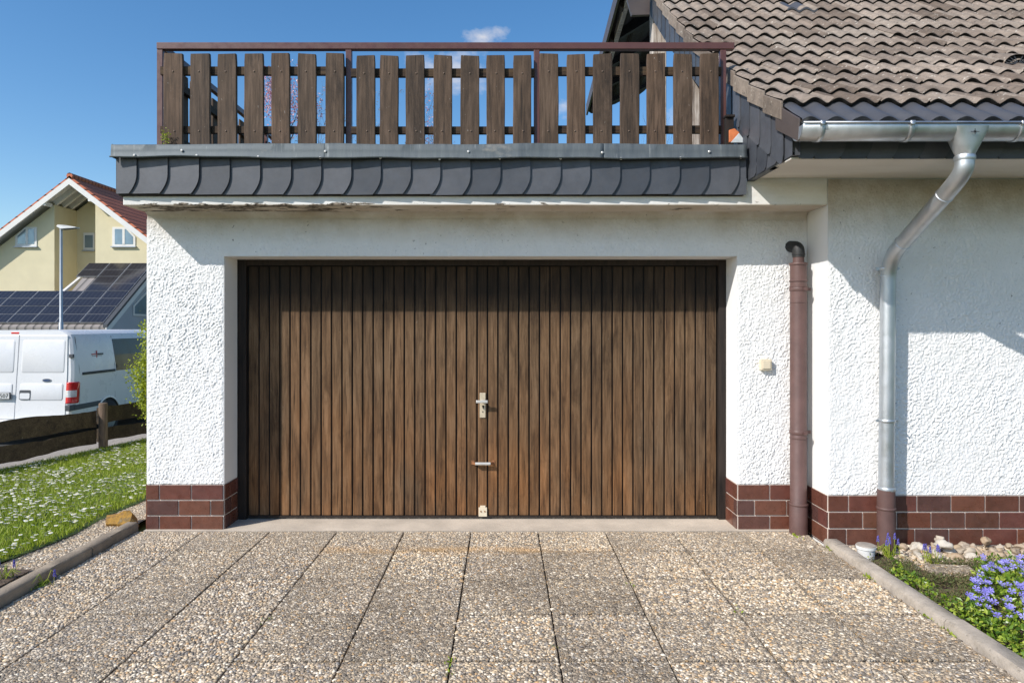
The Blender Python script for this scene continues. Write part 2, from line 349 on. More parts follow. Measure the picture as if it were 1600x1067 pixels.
m = Mat('grassy earth', (.1, .12, .05), .95)
m.base(m.ramp(m.noise(1.5, 8, .7), [(.3, (.035, .06, .015)), (.6, (.07, .11, .025)), (.8, (.14, .13, .06))])); M['earth'] = m.m
def leafmat(key, name, stops, rough=.5, trans=.25, spec=.4):
    m = Mat(name, (.1, .2, .05), rough, 0, spec); c = m.ramp(m.island(), stops); m.base(c)
    tr = m.N('ShaderNodeBsdfTranslucent', {'Color': c}); mx = m.N('ShaderNodeMixShader', {'Fac': trans})
    out = m.nt.nodes['Material Output']; m.nt.links.new(m.b.outputs[0], mx.inputs[1]); m.nt.links.new(tr.outputs[0], mx.inputs[2]); m.nt.links.new(mx.outputs[0], out.inputs['Surface'])
    M[key] = m.m
leafmat('grass', 'grass blades', [(0, (.16, .23, .014)), (.5, (.29, .38, .025)), (.85, (.42, .50, .055)), (1, (.50, .44, .17))])
leafmat('bushleaf', 'yellow green leaves', [(0, (.16, .20, .012)), (.4, (.33, .39, .025)), (1, (.52, .56, .06))], .45, .35)
leafmat('vinca', 'periwinkle leaves', [(0, (.045, .10, .012)), (.4, (.12, .21, .02)), (.75, (.24, .33, .03)), (1, (.40, .44, .07))], .35, .2)
leafmat('herb', 'dry creeping herb', [(0, (.10, .075, .045)), (.4, (.14, .13, .05)), (.8, (.10, .15, .04)), (1, (.26, .17, .10))], .8, .2)
leafmat('vflower', 'periwinkle petals', [(0, (.21, .18, .58)), (.5, (.32, .29, .74)), (1, (.46, .43, .86))], .6, .25)
leafmat('muscari', 'grape hyacinth', [(0, (.06, .05, .30)), (1, (.15, .13, .52))], .6, .1)
leafmat('daisy', 'daisy petals', [(0, (.74, .74, .70)), (1, (.86, .86, .82))], .6, .15)
leafmat('daisyeye', 'daisy centre', [(0, (.65, .45, .03)), (1, (.75, .55, .05))], .7, .05)
leafmat('blossom', 'pink blossom', [(0, (.42, .16, .24)), (.5, (.62, .36, .42)), (1, (.80, .62, .64))], .7, .3)
leafmat('catkin', 'tan catkins', [(0, (.32, .20, .08)), (1, (.50, .38, .18))], .8, .3)
simple('bark', 'brown bark', (.11, .08, .06), .9, 0, .3, 15, .8)
m = Mat('river stone', (.5, .42, .34), .6); r = m.objrand()
c = m.ramp(r, [(0, (.50, .44, .35)), (.25, (.36, .25, .155)), (.45, (.56, .51, .43)), (.65, (.30, .225, .155)), (.8, (.44, .33, .21)), (1, (.29, .26, .22))])
m.base(m.mix(1, c, m.ramp(m.noise(18, 6, .65), [(.3, .75), (.7, 1.15)]), 'MULTIPLY')); m.bump(m.noise(30, 4), .3, .006); M['stone'] = m.m
m = Mat('lichen covered rock', (.4, .25, .05), .85)
m.base(m.ramp(m.noise(11, 6, .7), [(.35, (.13, .075, .035)), (.5, (.36, .19, .025)), (.6, (.20, .125, .04)), (.75, (.34, .28, .20))])); m.bump(m.noise(25, 6, .7), .8, .015); M['rock'] = m.m

# ------------------------------------------------------------------ ground and paving
def gz(x, y):                                   # terrain height
    xf = -5.22 + (y - 6.97) * .267 - .9
    if y < 3: xf = -6.6
    t = min(1, max(0, (xf - x) / 1.6)); t = t * t * (3 - 2 * t)
    return -.05 - .49 * t
b = MB()
xs = [-900, -300, -100, -50, -30, -20, -14] + [-11 + .4 * i for i in range(25)] + [0, 3, 6, 12, 30, 100, 300, 900]
ys = [-300, -50, -10, 0, 2] + [3 + .5 * i for i in range(20)] + [14, 20, 30, 60, 120, 300, 1200]
b.grid(len(xs), len(ys), lambda u, v: (xs[round(u * (len(xs) - 1))], ys[round(v * (len(ys) - 1))], gz(xs[round(u * (len(xs) - 1))], ys[round(v * (len(ys) - 1))]) if -15 < xs[round(u * (len(xs) - 1))] else -.54))
tag(b.build('ground', M['earth'], None, True, angle=0), kind='structure')
b = MB(); b.box(-14.5, -6.9, -6, 40, -.60, -.52); tag(b.build('road', M['asphalt']), kind='structure')
# driveway slabs: joints every 50 cm, grooves between columns are open
b = MB()
jx = [-2.745] + [-2.243 + .5 * i for i in range(9)] + [2.235]
jy = [5.027, 4.59, 4.093, 3.585, 3.086, 2.59, 2.09, 1.59, 1.09, .59, .09, -.41, -.91]
for i in range(len(jx) - 1):
    for k in range(len(jy) - 1):
        g = .0042; gy = .0058
        dz = random.uniform(-.0025, .0015); tx = random.uniform(-.0012, .0012); ty = random.uniform(-.0012, .0012)
        x0, x1, y0, y1 = jx[i] + g, jx[i + 1] - g, jy[k + 1] + gy, jy[k] - gy
        z4 = [dz - tx - ty, dz + tx - ty, dz + tx + ty, dz - tx + ty]
        c4 = [(x0, y0), (x1, y0), (x1, y1), (x0, y1)]
        b.add([(c[0], c[1], -.04) for c in c4] + [(c[0], c[1], zz) for c, zz in zip(c4, z4)], [(3, 2, 1, 0), (4, 5, 6, 7), (0, 1, 5, 4), (1, 2, 6, 5), (2, 3, 7, 6), (3, 0, 4, 7)])
tag(b.build('driveway', M['agg'], None, bevel=.003), kind='structure')
m = Mat('washed pebbles', (.4, .38, .35), .6, 0, .35); r = m.island()
c = m.ramp(r, [(0, (.16, .15, .14)), (.10, (.30, .26, .215)), (.24, (.52, .45, .355)), (.38, (.36, .31, .255)), (.48, (.47, .335, .20)), (.54, (.25, .245, .25)), (.64, (.56, .52, .46)), (.76, (.76, .725, .66)), (.85, (.42, .37, .31)), (.93, (.60, .51, .38))], 'CONSTANT')
c = m.mix(1, c, m.ramp(m.noise(55, 4, .6), [(.3, .82), (.7, 1.14)]), 'MULTIPLY')
wear = m.noise(1.1, 6, .65)
c = m.mix(1, c, m.ramp(wear, [(.34, (.98, .965, .94)), (.62, (1.14, 1.11, 1.06))]), 'MULTIPLY')
s4 = m.sep(); yy = s4[1]; xx = s4[0]; nn = m.noise(5, 5, .65, m.co((.7, 2, 1)))
band = m.math('MULTIPLY', m.mr(yy, 4.50, 4.585), m.mr(yy, 4.71, 4.62)); band = m.math('MULTIPLY', band, m.math('MULTIPLY', m.mr(xx, -1.35, -1.15), m.mr(xx, 1.0, .1)))
cell = m.N('ShaderNodeCombineXYZ', {'X': m.math('FLOOR', m.math('MULTIPLY', m.math('ADD', xx, .243), 2.0)), 'Y': m.math('FLOOR', m.math('MULTIPLY', m.math('ADD', yy, -.09), 2.0)), 'Z': 0.0}).outputs[0]
wn2 = m.N('ShaderNodeTexWhiteNoise', {'Vector': cell}, noise_dimensions='3D').outputs['Value']
c = m.mix(1, c, m.ramp(wn2, [(0, (.94, .93, .92)), (.5, (1.01, .99, .96)), (1, (1.09, 1.07, 1.02))]), 'MULTIPLY')
c = m.mix(1, c, (1.0, .935, .85), 'MULTIPLY')
oil = m.mr(m.noise(.9, 5, .6, m.co((1, .8, 1))), .60, .72, 0, .25); c = m.mix(oil, c, m.mix(1, c, (.5, .48, .47), 'MULTIPLY'))
c = m.mix(m.math('MULTIPLY', band, m.mr(nn, .36, .62, 0, .75)), c, (.50, .28, .10))
c = m.mix(m.math('MULTIPLY', m.mr(yy, 4.3, 5.0), m.mr(nn, .3, .7, .05, .5)), c, (.46, .38, .28)); m.base(c); M['pebble'] = m.m
def pebbles(name, x0, x1, y0, y1, zf, step, keep, rr=(.0075, .0135), parent=None, bury=.35, mat='pebble'):
    t = (1 + 5 ** .5) / 2
    iv = np.array([(-1, t, 0), (1, t, 0), (-1, -t, 0), (1, -t, 0), (0, -1, t), (0, 1, t), (0, -1, -t), (0, 1, -t), (t, 0, -1), (t, 0, 1), (-t, 0, -1), (-t, 0, 1)]) / math.sqrt(1 + t * t)
    fc = np.array([(0, 11, 5), (0, 5, 1), (0, 1, 7), (0, 7, 10), (0, 10, 11), (1, 5, 9), (5, 11, 4), (11, 10, 2), (10, 7, 6), (7, 1, 8), (3, 9, 4), (3, 4, 2), (3, 2, 6), (3, 6, 8), (3, 8, 9), (4, 9, 5), (2, 4, 11), (6, 2, 10), (8, 6, 7), (9, 8, 1)])
    gx, gy_ = np.meshgrid(np.arange(x0, x1, step), np.arange(y0, y1, step * .866)); gx = gx + (np.arange(gx.shape[0])[:, None] % 2) * step / 2
    px_, py_ = gx.ravel() + rng.uniform(-.42, .42, gx.size) * step, gy_.ravel() + rng.uniform(-.42, .42, gx.size) * step
    k = keep(px_, py_); px_, py_ = px_[k], py_[k]; n = len(px_)
    r = rng.uniform(rr[0], rr[1], n) * np.where(rng.random(n) < .12, 1.25, 1); sc = np.stack([r * rng.uniform(.9, 1.45, n), r * rng.uniform(.75, 1.05, n), r * rng.uniform(.5, .8, n)], 1)
    a = rng.uniform(0, 6.283, n); ca, sa = np.cos(a)[:, None], np.sin(a)[:, None]
    v = (iv[None] * (1 + rng.uniform(-.16, .16, (n, 12, 1)))) * sc[:, None, :]
    X = v[:, :, 0] * ca - v[:, :, 1] * sa + px_[:, None]; Y = v[:, :, 0] * sa + v[:, :, 1] * ca + py_[:, None]; Zz = v[:, :, 2] + (zf(px_, py_) - sc[:, 2] * bury)[:, None]
    V = np.stack([X, Y, Zz], 2).reshape(-1, 3); Fc = (fc[None] + (np.arange(n) * 12)[:, None, None]).reshape(-1)
    me = bpy.data.meshes.new(name); me.vertices.add(len(V)); me.vertices.foreach_set('co', V.astype('f').ravel()); me.loops.add(len(Fc)); me.loops.foreach_set('vertex_index', Fc.astype('i'))
    nf = len(Fc) // 3; me.polygons.add(nf); me.polygons.foreach_set('loop_start', (np.arange(nf) * 3).astype('i')); me.polygons.foreach_set('use_smooth', np.ones(nf, bool)); me.update(calc_edges=True); me.materials.append(M[mat])
    o = bpy.data.objects.new(name, me); COL.objects.link(o); return o
def keep_dw(x, y):
    q = np.abs(((x + .243) / .5) - np.round((x + .243) / .5)) * .5 > .0095
    for yy_ in jy: q &= np.abs(y - yy_) > .0118
    return q & (x < .79 * y) & (x > -.79 * y) & (x < 2.232) & (x > -2.742)
tag(pebbles('driveway_pebbles', -2.74, 2.235, 2.55, 5.025, lambda x, y: -.0015 + 0 * x, .0165, keep_dw, (.0065, .012)), kind='structure')
tag(pebbles('border_pebbles', -3.2, -2.85, 3.6, 6.4, lambda x, y: .011 + 0 * x, .019, lambda x, y: x < 99), kind='structure')
tag(pebbles('bed_gravel', 2.40, 3.95, 4.30, 4.74, lambda x, y: -.015 + 0 * x, .026, lambda x, y: (x > 2.62) | (y > 4.6), (.011, .02)), kind='structure')
b = MB(); b.box(-2.74, 2.23, -1, 5.02, -.045, -.016); tag(b.build('joint_sand', M['soil']), kind='structure')
b = MB()
def thr(u, v):
    x = -2.70 + u * 4.93; y = 5.031 + v * .40
    return (x, y, .001 + .002 * mnoise.noise(Vector((x * 3, y * 3, 0))))
b.grid(60, 6, thr); b.quad((-2.70, 5.031, -.04), (2.23, 5.031, -.04), (2.23, 5.031, .0), (-2.70, 5.031, .0))
tag(b.build('threshold_strip', M['concrete'], None, True), kind='structure')
# border strip, lawn base, soil, path on the left
b = MB(); b.grid(8, 30, lambda u, v: (-3.22 + u * .40, 2.0 + v * 4.6, .012)); tag(b.build('border_strip', M['agg2']), kind='structure')
b = MB(); b.grid(6, 10, lambda u, v: (-3.55 + u * .62, 3.2 + v * .98 , .024 + .02 * math.sin(u * math.pi) * math.sin(v * math.pi) + .006 * mnoise.noise(Vector((u * 6, v * 6, 1))))); tag(b.build('soil_patch', M['soil'], None, True), kind='structure')
def lawn_edge(y): return -3.14 - .02 * math.sin(y * 5) - (.12 * max(0, 4.9 - y)) + .012 * mnoise.noise(Vector((y * 6, 0, 3)))
def fence_x(y): return -5.22 + (y - 6.97) * .267
b = MB()
def lw(u, v):
    y = 3.6 + v * 9.0; x0 = lawn_edge(y); x1 = fence_x(y) - .02 if y > 5 else -7.0 + (y - 3.6) * .9
    x = x0 + (x1 - x0) * u; return (x, y, .02 + .02 * math.sin(min(1, u * 6) * 1.57) + .012 * mnoise.noise(Vector((x, y, 0))))
b.grid(40, 90, lw); tag(b.build('lawn', M['earth'], None, True), kind='structure')
b = MB(); b.grid(4, 30, lambda u, v: (fence_x(3 + v * 11) + .06 - u * .92, 3 + v * 11, .004)); tag(b.build('path', M['pathmat']), kind='structure')
b = MB()
def bed(u, v):
    x = 2.33 + u * 5; y = 1.2 + v * 3.55
    return (x, y, -.035 + .06 * math.exp(-((y - 3.2) / .9) ** 2) * min(1, u * 12) + .012 * mnoise.noise(Vector((x * 4, y * 4, 5))))
b.grid(60, 50, bed); tag(b.build('flower_bed_soil', M['soil'], None, True), kind='structure')
def kerb(name, x0, x1, y0, y1, ztop, mat, lens, label):
    b = MB(); y = y0
    k = 0
    while y < y1:
        e = min(y1, y + lens)
        dx = random.uniform(-.004, .004); dz = random.uniform(-.004, .004)
        n = 14
        def prof(yy):
            j = .0035 * mnoise.noise(Vector((yy * 9, x0, 1)))
            j2 = .005 * mnoise.noise(Vector((yy * 22, x1, 4)))
            return [(x0 + dx, -.05), (x0 + dx + j, ztop + dz - .014 + j2), (x0 + dx + .012 + j, ztop + dz + j2 * .3), (x1 + dx - .012, ztop + dz - j2 * .3), (x1 + dx + j, ztop + dz - .014), (x1 + dx, -.05)]
        vs = []; fs = []
        for i in range(n + 1):
            yy = y + .002 + (e - y - .004) * i / n; vs += [(p[0], yy, p[1]) for p in prof(yy)]
        for i in range(n):
            for q in range(6): fs.append((i * 6 + q, i * 6 + (q + 1) % 6, (i + 1) * 6 + (q + 1) % 6, (i + 1) * 6 + q))
        fs += [tuple(range(6)), tuple(n * 6 + q for q in range(5, -1, -1))]
        b.add(vs, fs); y = e; k += 1
    o = b.build(name, mat, None, True, angle=50); return tag(o, kind='structure')
kerb('kerb_left', -2.845, -2.752, -.5, 5.06, .062, M['kerbdark'], 1.0, '')
kerb('kerb_right', 2.243, 2.345, -.5, 4.72, .045, M['kerbstone'], .98, '')

# ------------------------------------------------------------------ the garage and house
house = empty('house', (0, 5.08, 0), 'white rendered garage and house wall with brown timber door and terrace on top', 'house')
WL, WR = -2.696, 2.296; DL, DR = -2.115, 1.767; LZ = 2.063; SOF = 2.387; PT = .3375; DW = 5.08; RW = 4.757
def rndr_noise(x, z):
    wx = .006 * mnoise.noise(Vector((x * 22, z * 22, 9.3)))
    a = 1 - 2.2 * abs(mnoise.noise(Vector(((x + wx) * 44, (z - wx) * 38, 1.3)))); c_ = mnoise.noise(Vector((x * 90, z * 76, 7.1)))
    w_ = mnoise.noise(Vector((x * 21, z * 16, 3.7)))
    v = (a - .45) * .38 + c_ * .85 + w_ * .45
    return max(-.25, min(.6, v))
def render_panel(name, x0, x1, z0, z1, y, amp=.0075, step=.0048, fade=None):
    nx = int((x1 - x0) / step) + 1; nzz = int((z1 - z0) / step) + 1
    b = MB()
    def fn(u, v):
        x = x0 + (x1 - x0) * u; z = z0 + (z1 - z0) * v
        e = min(1, min(u * (x1 - x0), (1 - u) * (x1 - x0), v * (z1 - z0) + .01) / .015)
        a = amp * (fade(x, z) if fade else 1) * (1 + .55 * mnoise.noise(Vector((x * 2.3, z * 1.7, 2))))
        return (x, y - .004 - a * (rndr_noise(x, z) + .25) * e, z)
    b.grid(nx, nzz, fn)
    return b.build(name, M['lintel'], house, True, angle=0)
# structural wall body (fine painted), rough render skins in front
b = MB()
b.box(WL + .002, DL, DW, 11.5, 0, SOF)                       # left pier and garage side wall
b.box(DR, WR - .002, DW, 5.35, 0, SOF)                       # right pier
b.box(DL, DR, DW, 5.35, LZ, SOF)                             # lintel
b.build('garage_wall', M['lintel'], house)
b = MB(); b.box(WR - .002, 8.5, RW + .001, 11.5, -.12, 2.598); b.box(DL + .005, WR, 5.62, 5.75, 0, SOF)
b.build('side_wall', M['smooth_wall'], house)
fadeL = lambda x, z: 1.0 if z < 1.95 else max(.65, 1 - (z - 1.95) / .25)
render_panel('wall_render', WL, DL, PT + .004, 2.34, DW, .0088, fade=lambda x, z: 1.0 if z < 1.95 else max(.65, 1 - (z - 1.95) / .25))
render_panel('wall_render', DL, DR, LZ, 2.34, DW, .0105, .008, fade=lambda x, z: .65 + 0 * x)
render_panel('wall_render', DR, WR - .004, PT + .004, 2.33, DW, .0085, fade=fadeL)
render_panel('wall_render', WR - .001, 3.98, PT + .004, 2.57, RW, .0085, .0052, fade=lambda x, z: 1 if z < 1.9 else .75)
render_panel('wall_render', 3.98, 6.2, PT + .004, 2.57, RW, .0085, .0085, fade=lambda x, z: 1 if z < 1.9 else .75)
# slab over the door with coved joint
b = MB(); b.box(WL, WR - .003, RW, DW + .05, SOF, 2.66); b.box(WL, WR - .003, DW + .05, 11.5, SOF + .003, 2.66)
b.build('roof_slab', M['slab'], house, bevel=.006)
b = MB(); pts = [(0, 0)] + [(-.055 + .055 * math.sin(a), -.055 + .055 * math.cos(a)) for a in [i * math.pi / 2 / 6 for i in range(7)]]
prof = [Vector((WL + .01, DW, SOF))]
b.extr([(WL + .01, DW - .001, SOF - .06)] + [(WL + .01, DW - .001 - .055 * (1 - math.cos(a)), SOF - .06 + .06 * math.sin(a)) for a in [i * math.pi / 2 / 7 for i in range(1, 8)]] + [(WL + .01, DW - .001, SOF - .0005)], (WR - WL - .02, 0, 0))
b.build('cove', M['lintel'], house, True)
# plinth of split tiles: mortar body and separate tiles
def plinth(name, origin, along, length, normal, z0, rows, pitch, first, partial_top=None):
    o = Vector(origin); a = Vector(along); n = Vector(normal)
    mb = MB(); mb.obox(o + a * length / 2 - n * .002 + Vector((0, 0, (z0 + PT) / 2)), a * length / 2, n * .0045, Vector((0, 0, (PT - z0) / 2)))
    tb = MB(); tb_h = .1175
    for r_ in range(rows):
        z1 = PT - .004 - r_ * tb_h; zz0 = max(z0, z1 - tb_h + .0095)
        if zz0 >= z1: break
        s = -first[r_ % len(first)]
        while s < length:
            s0 = max(0.0, s + .0045); s1 = min(length, s + pitch - .0045)
            if s1 - s0 > .012:
                jit = random.uniform(0, .0012)
                c_ = o + a * (s0 + s1) / 2 + n * (.004 + jit) + Vector((0, 0, (z1 + zz0) / 2))
                tb.obox(c_, a * (s1 - s0) / 2, n * .005, Vector((0, 0, (z1 - zz0) / 2)))
            s += pitch
    p = mb.build('plinth', M['mortar'], house)
    tb.build('plinth_tile', M['tile'], p, bevel=.0022)
TP = .2415
plinth('p', (WL, DW, 0), (1, 0, 0), DL - WL, (0, -1, 0), 0, 3, TP, [.145, .0, .145])
plinth('p', (DL, DW + .002, 0), (0, 1, 0), .265, (1, 0, 0), 0, 3, .118, [.03, .0, .03])
plinth('p', (DR, DW + .002, 0), (0, 1, 0), .265, (-1, 0, 0), 0, 3, .118, [.03, .06, .03])
plinth('p', (DR, DW, 0), (1, 0, 0), WR - DR - .01, (0, -1, 0), 0, 3, TP, [.0, .115, .0])
plinth('p', (WR - .002, RW - .002, 0), (0, 1, 0), DW - RW + .0, (-1, 0, 0), -.02, 4, .235, [.0, .10, .0])
plinth('p', (WR - .0, RW, 0), (1, 0, 0), 4.6, (0, -1, 0), -.1, 4, TP, [.10, .0, .115, .21])
b = MB(); b.box(WL - .006, WL + .003, DW - .004, 11.4, 0, PT); b.build('plinth', M['tile'], house)
# slates along the terrace edge
def slate_shape(x0, x1, z0, z1, cut):
    pts = [(x0, z0), (x1 - cut, z0)]
    for k in range(1, 9):
        t = k / 8
        pts.append((x1 - cut * (1 - t) ** 2, z0 + cut * 2.3 * t))
    pts += [(x1, z1), (x0, z1)]; return pts
edges = [PX(p, 4.714) for p in (213.5, 262, 311, 359, 406.6, 455, 502, 549, 595, 642, 688, 735, 782, 828.6, 876, 922, 969, 1015, 1062, 1108, 1155, 1166)]
b = MB(); prev = -2.722
bt = PZ(304, 4.714)
for i, e in enumerate(edges):
    z0 = bt + random.uniform(-.003, .004) + (.006 if i < 3 else 0); x0 = prev - (.075 if i else 0)
    last = i == len(edges) - 1
    sh = slate_shape(x0, e, z0, 2.73, .058 if not last else .004)
    f = [Vector((x, 4.730 - .018 * (x - x0) / max(.05, e - x0) + (2.73 - z) * -.012 - (.0 if not last else -.004), z)) for x, z in sh]
    b.extr(f, (0, .006, 0)); prev = e
b.build('slate_fascia', M['slate'], house)
b = MB(); b.box(-2.712, 1.69, 4.735, 4.756, 2.45, 2.72); b.box(-2.712, -2.697, 4.756, 11.4, 2.45, 2.72); b.build('fascia_board', M['darkwood'], house)
b = MB(); b.box(-2.73, -2.714, 4.732, 11.4, PZ(302, 4.72), 2.72); b.build('slate_side', M['slate'], house)
# zinc coping
def coping_sheet(xa, xb, yo):
    b = MB(); n = max(6, int((xb - xa) / .03))
    def zb(x): return 2.703 + .010 * max(0, min(1, (-1.2 - x) / 1.0)) + .003 * math.sin(x * 5.1) + .002 * math.sin(x * 13)
    def zt(x): return 2.805 + .004 * math.sin(x * 3.1) + .004 * max(0, math.sin(x * 9.5)) * (1 if -1.3 < x < .6 else .3)
    def fn(u, v):
        x = xa + (xb - xa) * u
        # front drip, face, top edge, top sheet
        prof = [(4.668, zb(x) + .003), (4.676, zb(x) - .004), (4.686, zb(x) + .006), (4.690 + .002 * math.sin(x * 7), (zb(x) + zt(x)) / 2), (4.692, zt(x) - .004), (4.699, zt(x)), (4.80, zt(x) + .006), (4.955, zt(x) + .008), (4.957, 2.71)]
        p = prof[round(v * 8)]; return (x, p[0] - yo, p[1])
    b.grid(n, 9, fn)
    o = b.build('coping', M['zinc'], house, True, angle=60)
    s_ = o.modifiers.new('solid', 'SOLIDIFY'); s_.thickness = .0015
    return o
cps = [coping_sheet(-2.742, PX(512, 4.69), 0), coping_sheet(PX(508, 4.69), PX(943, 4.69), .0025), coping_sheet(PX(939, 4.69), 1.699, .0)]
b = MB(); b.box(-2.742, -2.739, 4.70, 11.4, 2.712, 2.806); b.box(-2.739, -2.45, 4.96, 11.4, 2.79, 2.806); b.build('coping', M['zinc'], house)
rv = MB()
rv.tube([(0, 0, 0), (0, -.004, 0), (0, -.007, 0)], [.009, .009, .005], 10)
proto_r = None
for px, py in ((210.6, 243), (308, 243.5), (404, 245.5), (500.6, 247), (594.6, 247), (687, 249), (781, 248), (876, 248), (970, 248.5), (1063, 247.5), (1157, 246.5), (284.5, 235.5), (508.5, 237), (732, 237.5), (941, 239), (1108, 237.5)):
    loc = P(px, py, 4.688)
    par = cps[0] if px < 507 else cps[1] if px < 940 else cps[2]
    if proto_r is None:
        proto_r = rv.build('rivet', M['alu'], None, True); o = proto_r
    else: o = proto_r.copy(); COL.objects.link(o)
    o.parent = par; o.location = loc - rootloc(par) + Vector((0, -.003, 0))
b = MB(); b.box(-2.45, 3.5, 4.958, 11.4, 2.661, 2.70); b.build('terrace_deck', M['deckmat'], house)
# door reveals
b = MB(); b.box(DL - .0, DL + .004, DW - .003, 5.35, PT + .002, LZ); b.box(DR - .004, DR, DW - .003, 5.35, PT + .002, LZ); b.box(DL + .004, DR - .004, DW - .003, 5.35, LZ - .004, LZ + .0)
b.build('door_reveal', M['smooth_wall'], house)

# garage door
GD = 5.348; GP = .08275; g0 = PX(437, GD)
b = MB()
xg = [g0 + GP * k for k in range(-3, 43)]; xg[0] = -2.035; xg[-1] = 1.698
for k in range(len(xg) - 1):
    dy = random.uniform(-.0008, .0008)
    x0, x1 = xg[k] + .0055, xg[k + 1] - .0055
    b.extr([(x0, GD + .010, .03), (x0, GD + dy + .003, .03), (x0 + .004, GD + dy, .03), (x1 - .004, GD + dy, .03), (x1, GD + dy + .003, .03), (x1, GD + .010, .03)], (0, 0, 1.975))
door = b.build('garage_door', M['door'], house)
b = MB(); b.box(-2.05, 1.71, GD + .011, GD + .03, .02, 2.03); b.build('backing', M['black'], door)
b = MB()
b.box(DL + .004, -2.04, 5.322, 5.40, .0, LZ - .004); b.box(1.703, DR - .004, 5.322, 5.40, .0, LZ - .004); b.box(-2.04, 1.703, 5.322, 5.40, 2.012, LZ - .004)
for sx, x in ((1, -2.04), (-1, 1.703)):
    pass
b.build('door_frame', M['frame'], door, bevel=.004)
b = MB(); b.box(-2.035, 1.70, 5.336, 5.346, .012, .028); b.build('bottom_rail', M['frame'], door)
XC = PX(754, GD)
def Q(px, py): return PX(px, GD), PZ(py, GD)
x0, z0 = Q(749.6, 652.3); x1, z1 = Q(758.8, 613.6)
b = MB(); b.box(x0, x1, GD - .010, GD, z0, z1); lp = b.build('lock_plate', M['brassy'], door, bevel=.003)
xa, za = Q(744.3, 626.3); xb_, zb_ = Q(762.4, 626.3)
b = MB(); b.box(xa, xb_, GD - .062, GD - .046, za - .011, za + .011); b.tube([(XC, GD - .048, za), (XC, GD - .009, za)], .010, 12); b.build('lever_handle', M['alu'], door, bevel=.004)
xk, zk = Q(755.0, 634.5); b = MB(); b.tube([(xk, GD - .0125, zk), (xk, GD - .0095, zk)], .009, 14); b.box(xk - .003, xk + .003, GD - .0118, GD - .0095, zk - .02, zk - .006); xk, zk = Q(754.6, 643); b.box(xk - .004, xk + .003, GD - .0118, GD - .0095, zk - .006, zk + .006)
b.build('keyhole', M['black'], door, bevel=.001)
b = MB(); xa, zg = Q(739, 723); xb_, _ = Q(770.5, 723)
b.tube(bend([(xa + .02, GD - .035, zg), (xb_ - .02, GD - .035, zg)], .01), .012, 12); b.build('grip_handle', M['alu'], door, True)
for xx in (xa, xb_):
    b = MB(); s_ = 1 if xx == xa else -1
    b.box(xx - .012, xx + .012, GD - .005, GD, zg - .012, zg + .02); b.beam((xx, GD - .004, zg), (xx + s_ * .024, GD - .036, zg), .007, .020); b.build('grip_bracket', M['rust'], door)
b = MB(); x0, z0 = Q(748, 808); x1, z1 = Q(761, 792); b.box(x0, x1, GD - .014, GD - .001, z0 + .01, z1); b.box(x0 + .012, x1 - .012, GD - .010, GD - .001, z1, z1 + .014)
bo = b.build('floor_bolt', M['cream'], door, bevel=.002)
b = MB()
for xx in (x0 + .018, x1 - .018): b.tube([(xx, GD - .018, z1 - .03), (xx, GD - .0135, z1 - .03)], .006, 10)
b.build('screw', M['rust'], bo)

# ------------------------------------------------------------------ pitched roof on the right
def zr(d): t = d - 3.875; return 2.73 + .54 * t + .04 * t * t
VX = 1.695
WA = [.037]
def wave(u):                       # u in pitches
    c_ = .5 + .5 * math.cos(2 * math.pi * (u - .32)); return WA[0] * c_ ** .72
CO = .278; rows = 17
body = MB(); metal = MB()
def course(mb, d0, x0, x1, lift, tw=.30, jit=1.0, edge=True):
    x = x0
    while x < x1:
        jd = random.uniform(-.007, .007) * jit; jz = random.uniform(-.003, .003) * jit; jt = random.uniform(-.004, .004) * jit; jx_ = random.uniform(-.002, .002) * jit
        nu = 21; xa, xe = x + .001, x + tw + .012
        rowsv = []
        for (dd, dz) in ((d0 + .026, lift - .040), (d0 - .001, lift - .007), (d0 + .006, lift + .001), (d0 + .13, lift * .62), (d0 + CO + .03, .008)):
            dd += jd
            rowsv.append([(xa + (xe - xa) * i / (nu - 1) + jx_, dd, zr(dd) + wave(((xa - x0) + (xe - xa) * i / (nu - 1)) / .15) + dz + jz + jt * (i / (nu - 1) - .5) * 2 + (.0045 if i > nu - 3 else 0)) for i in range(nu)])
        vs = [p for r_ in rowsv for p in r_]
        mb.mi = 1 if edge else 0
        base = len(mb.v)
        f0 = [(i, i + 1, nu + i + 1, nu + i) for i in range(nu - 1)]
        f1 = [(j * nu + i, j * nu + i + 1, (j + 1) * nu + i + 1, (j + 1) * nu + i) for j in range(1, 4) for i in range(nu - 1)]
        mb.v += vs; mb.f += [tuple(q + base for q in f) for f in f0]; mb.m += [1 if edge else 0] * len(f0)
        mb.f += [tuple(q + base for q in f) for f in f1]; mb.m += [0] * len(f1)
        x += tw
for r_ in range(1, rows):
    course(body, 3.90 + CO * (r_ - .25), VX + .012, 8.4, .042)
WA[0] = .034; course(metal, 3.862, VX + .02, 8.4, -.010, jit=.15, edge=False); WA[0] = .037
roof = body.build('tiled_roof', [M['rooftile'], M['moss']], house, True, angle=50)
metal.build('eave_sheet', M['metaltile'], roof, True, angle=50)
b = MB(); n = 26
def rs(u, v):
    return (VX + .035 + u * 6.7, 3.89 + v * 4.72, zr(3.89 + v * 4.72) - .012)
b.grid(2, n, rs); 
o = b.build('roof_boarding', M['darkwood'], roof); s_ = o.modifiers.new('s', 'SOLIDIFY'); s_.thickness = .06; s_.offset = -1
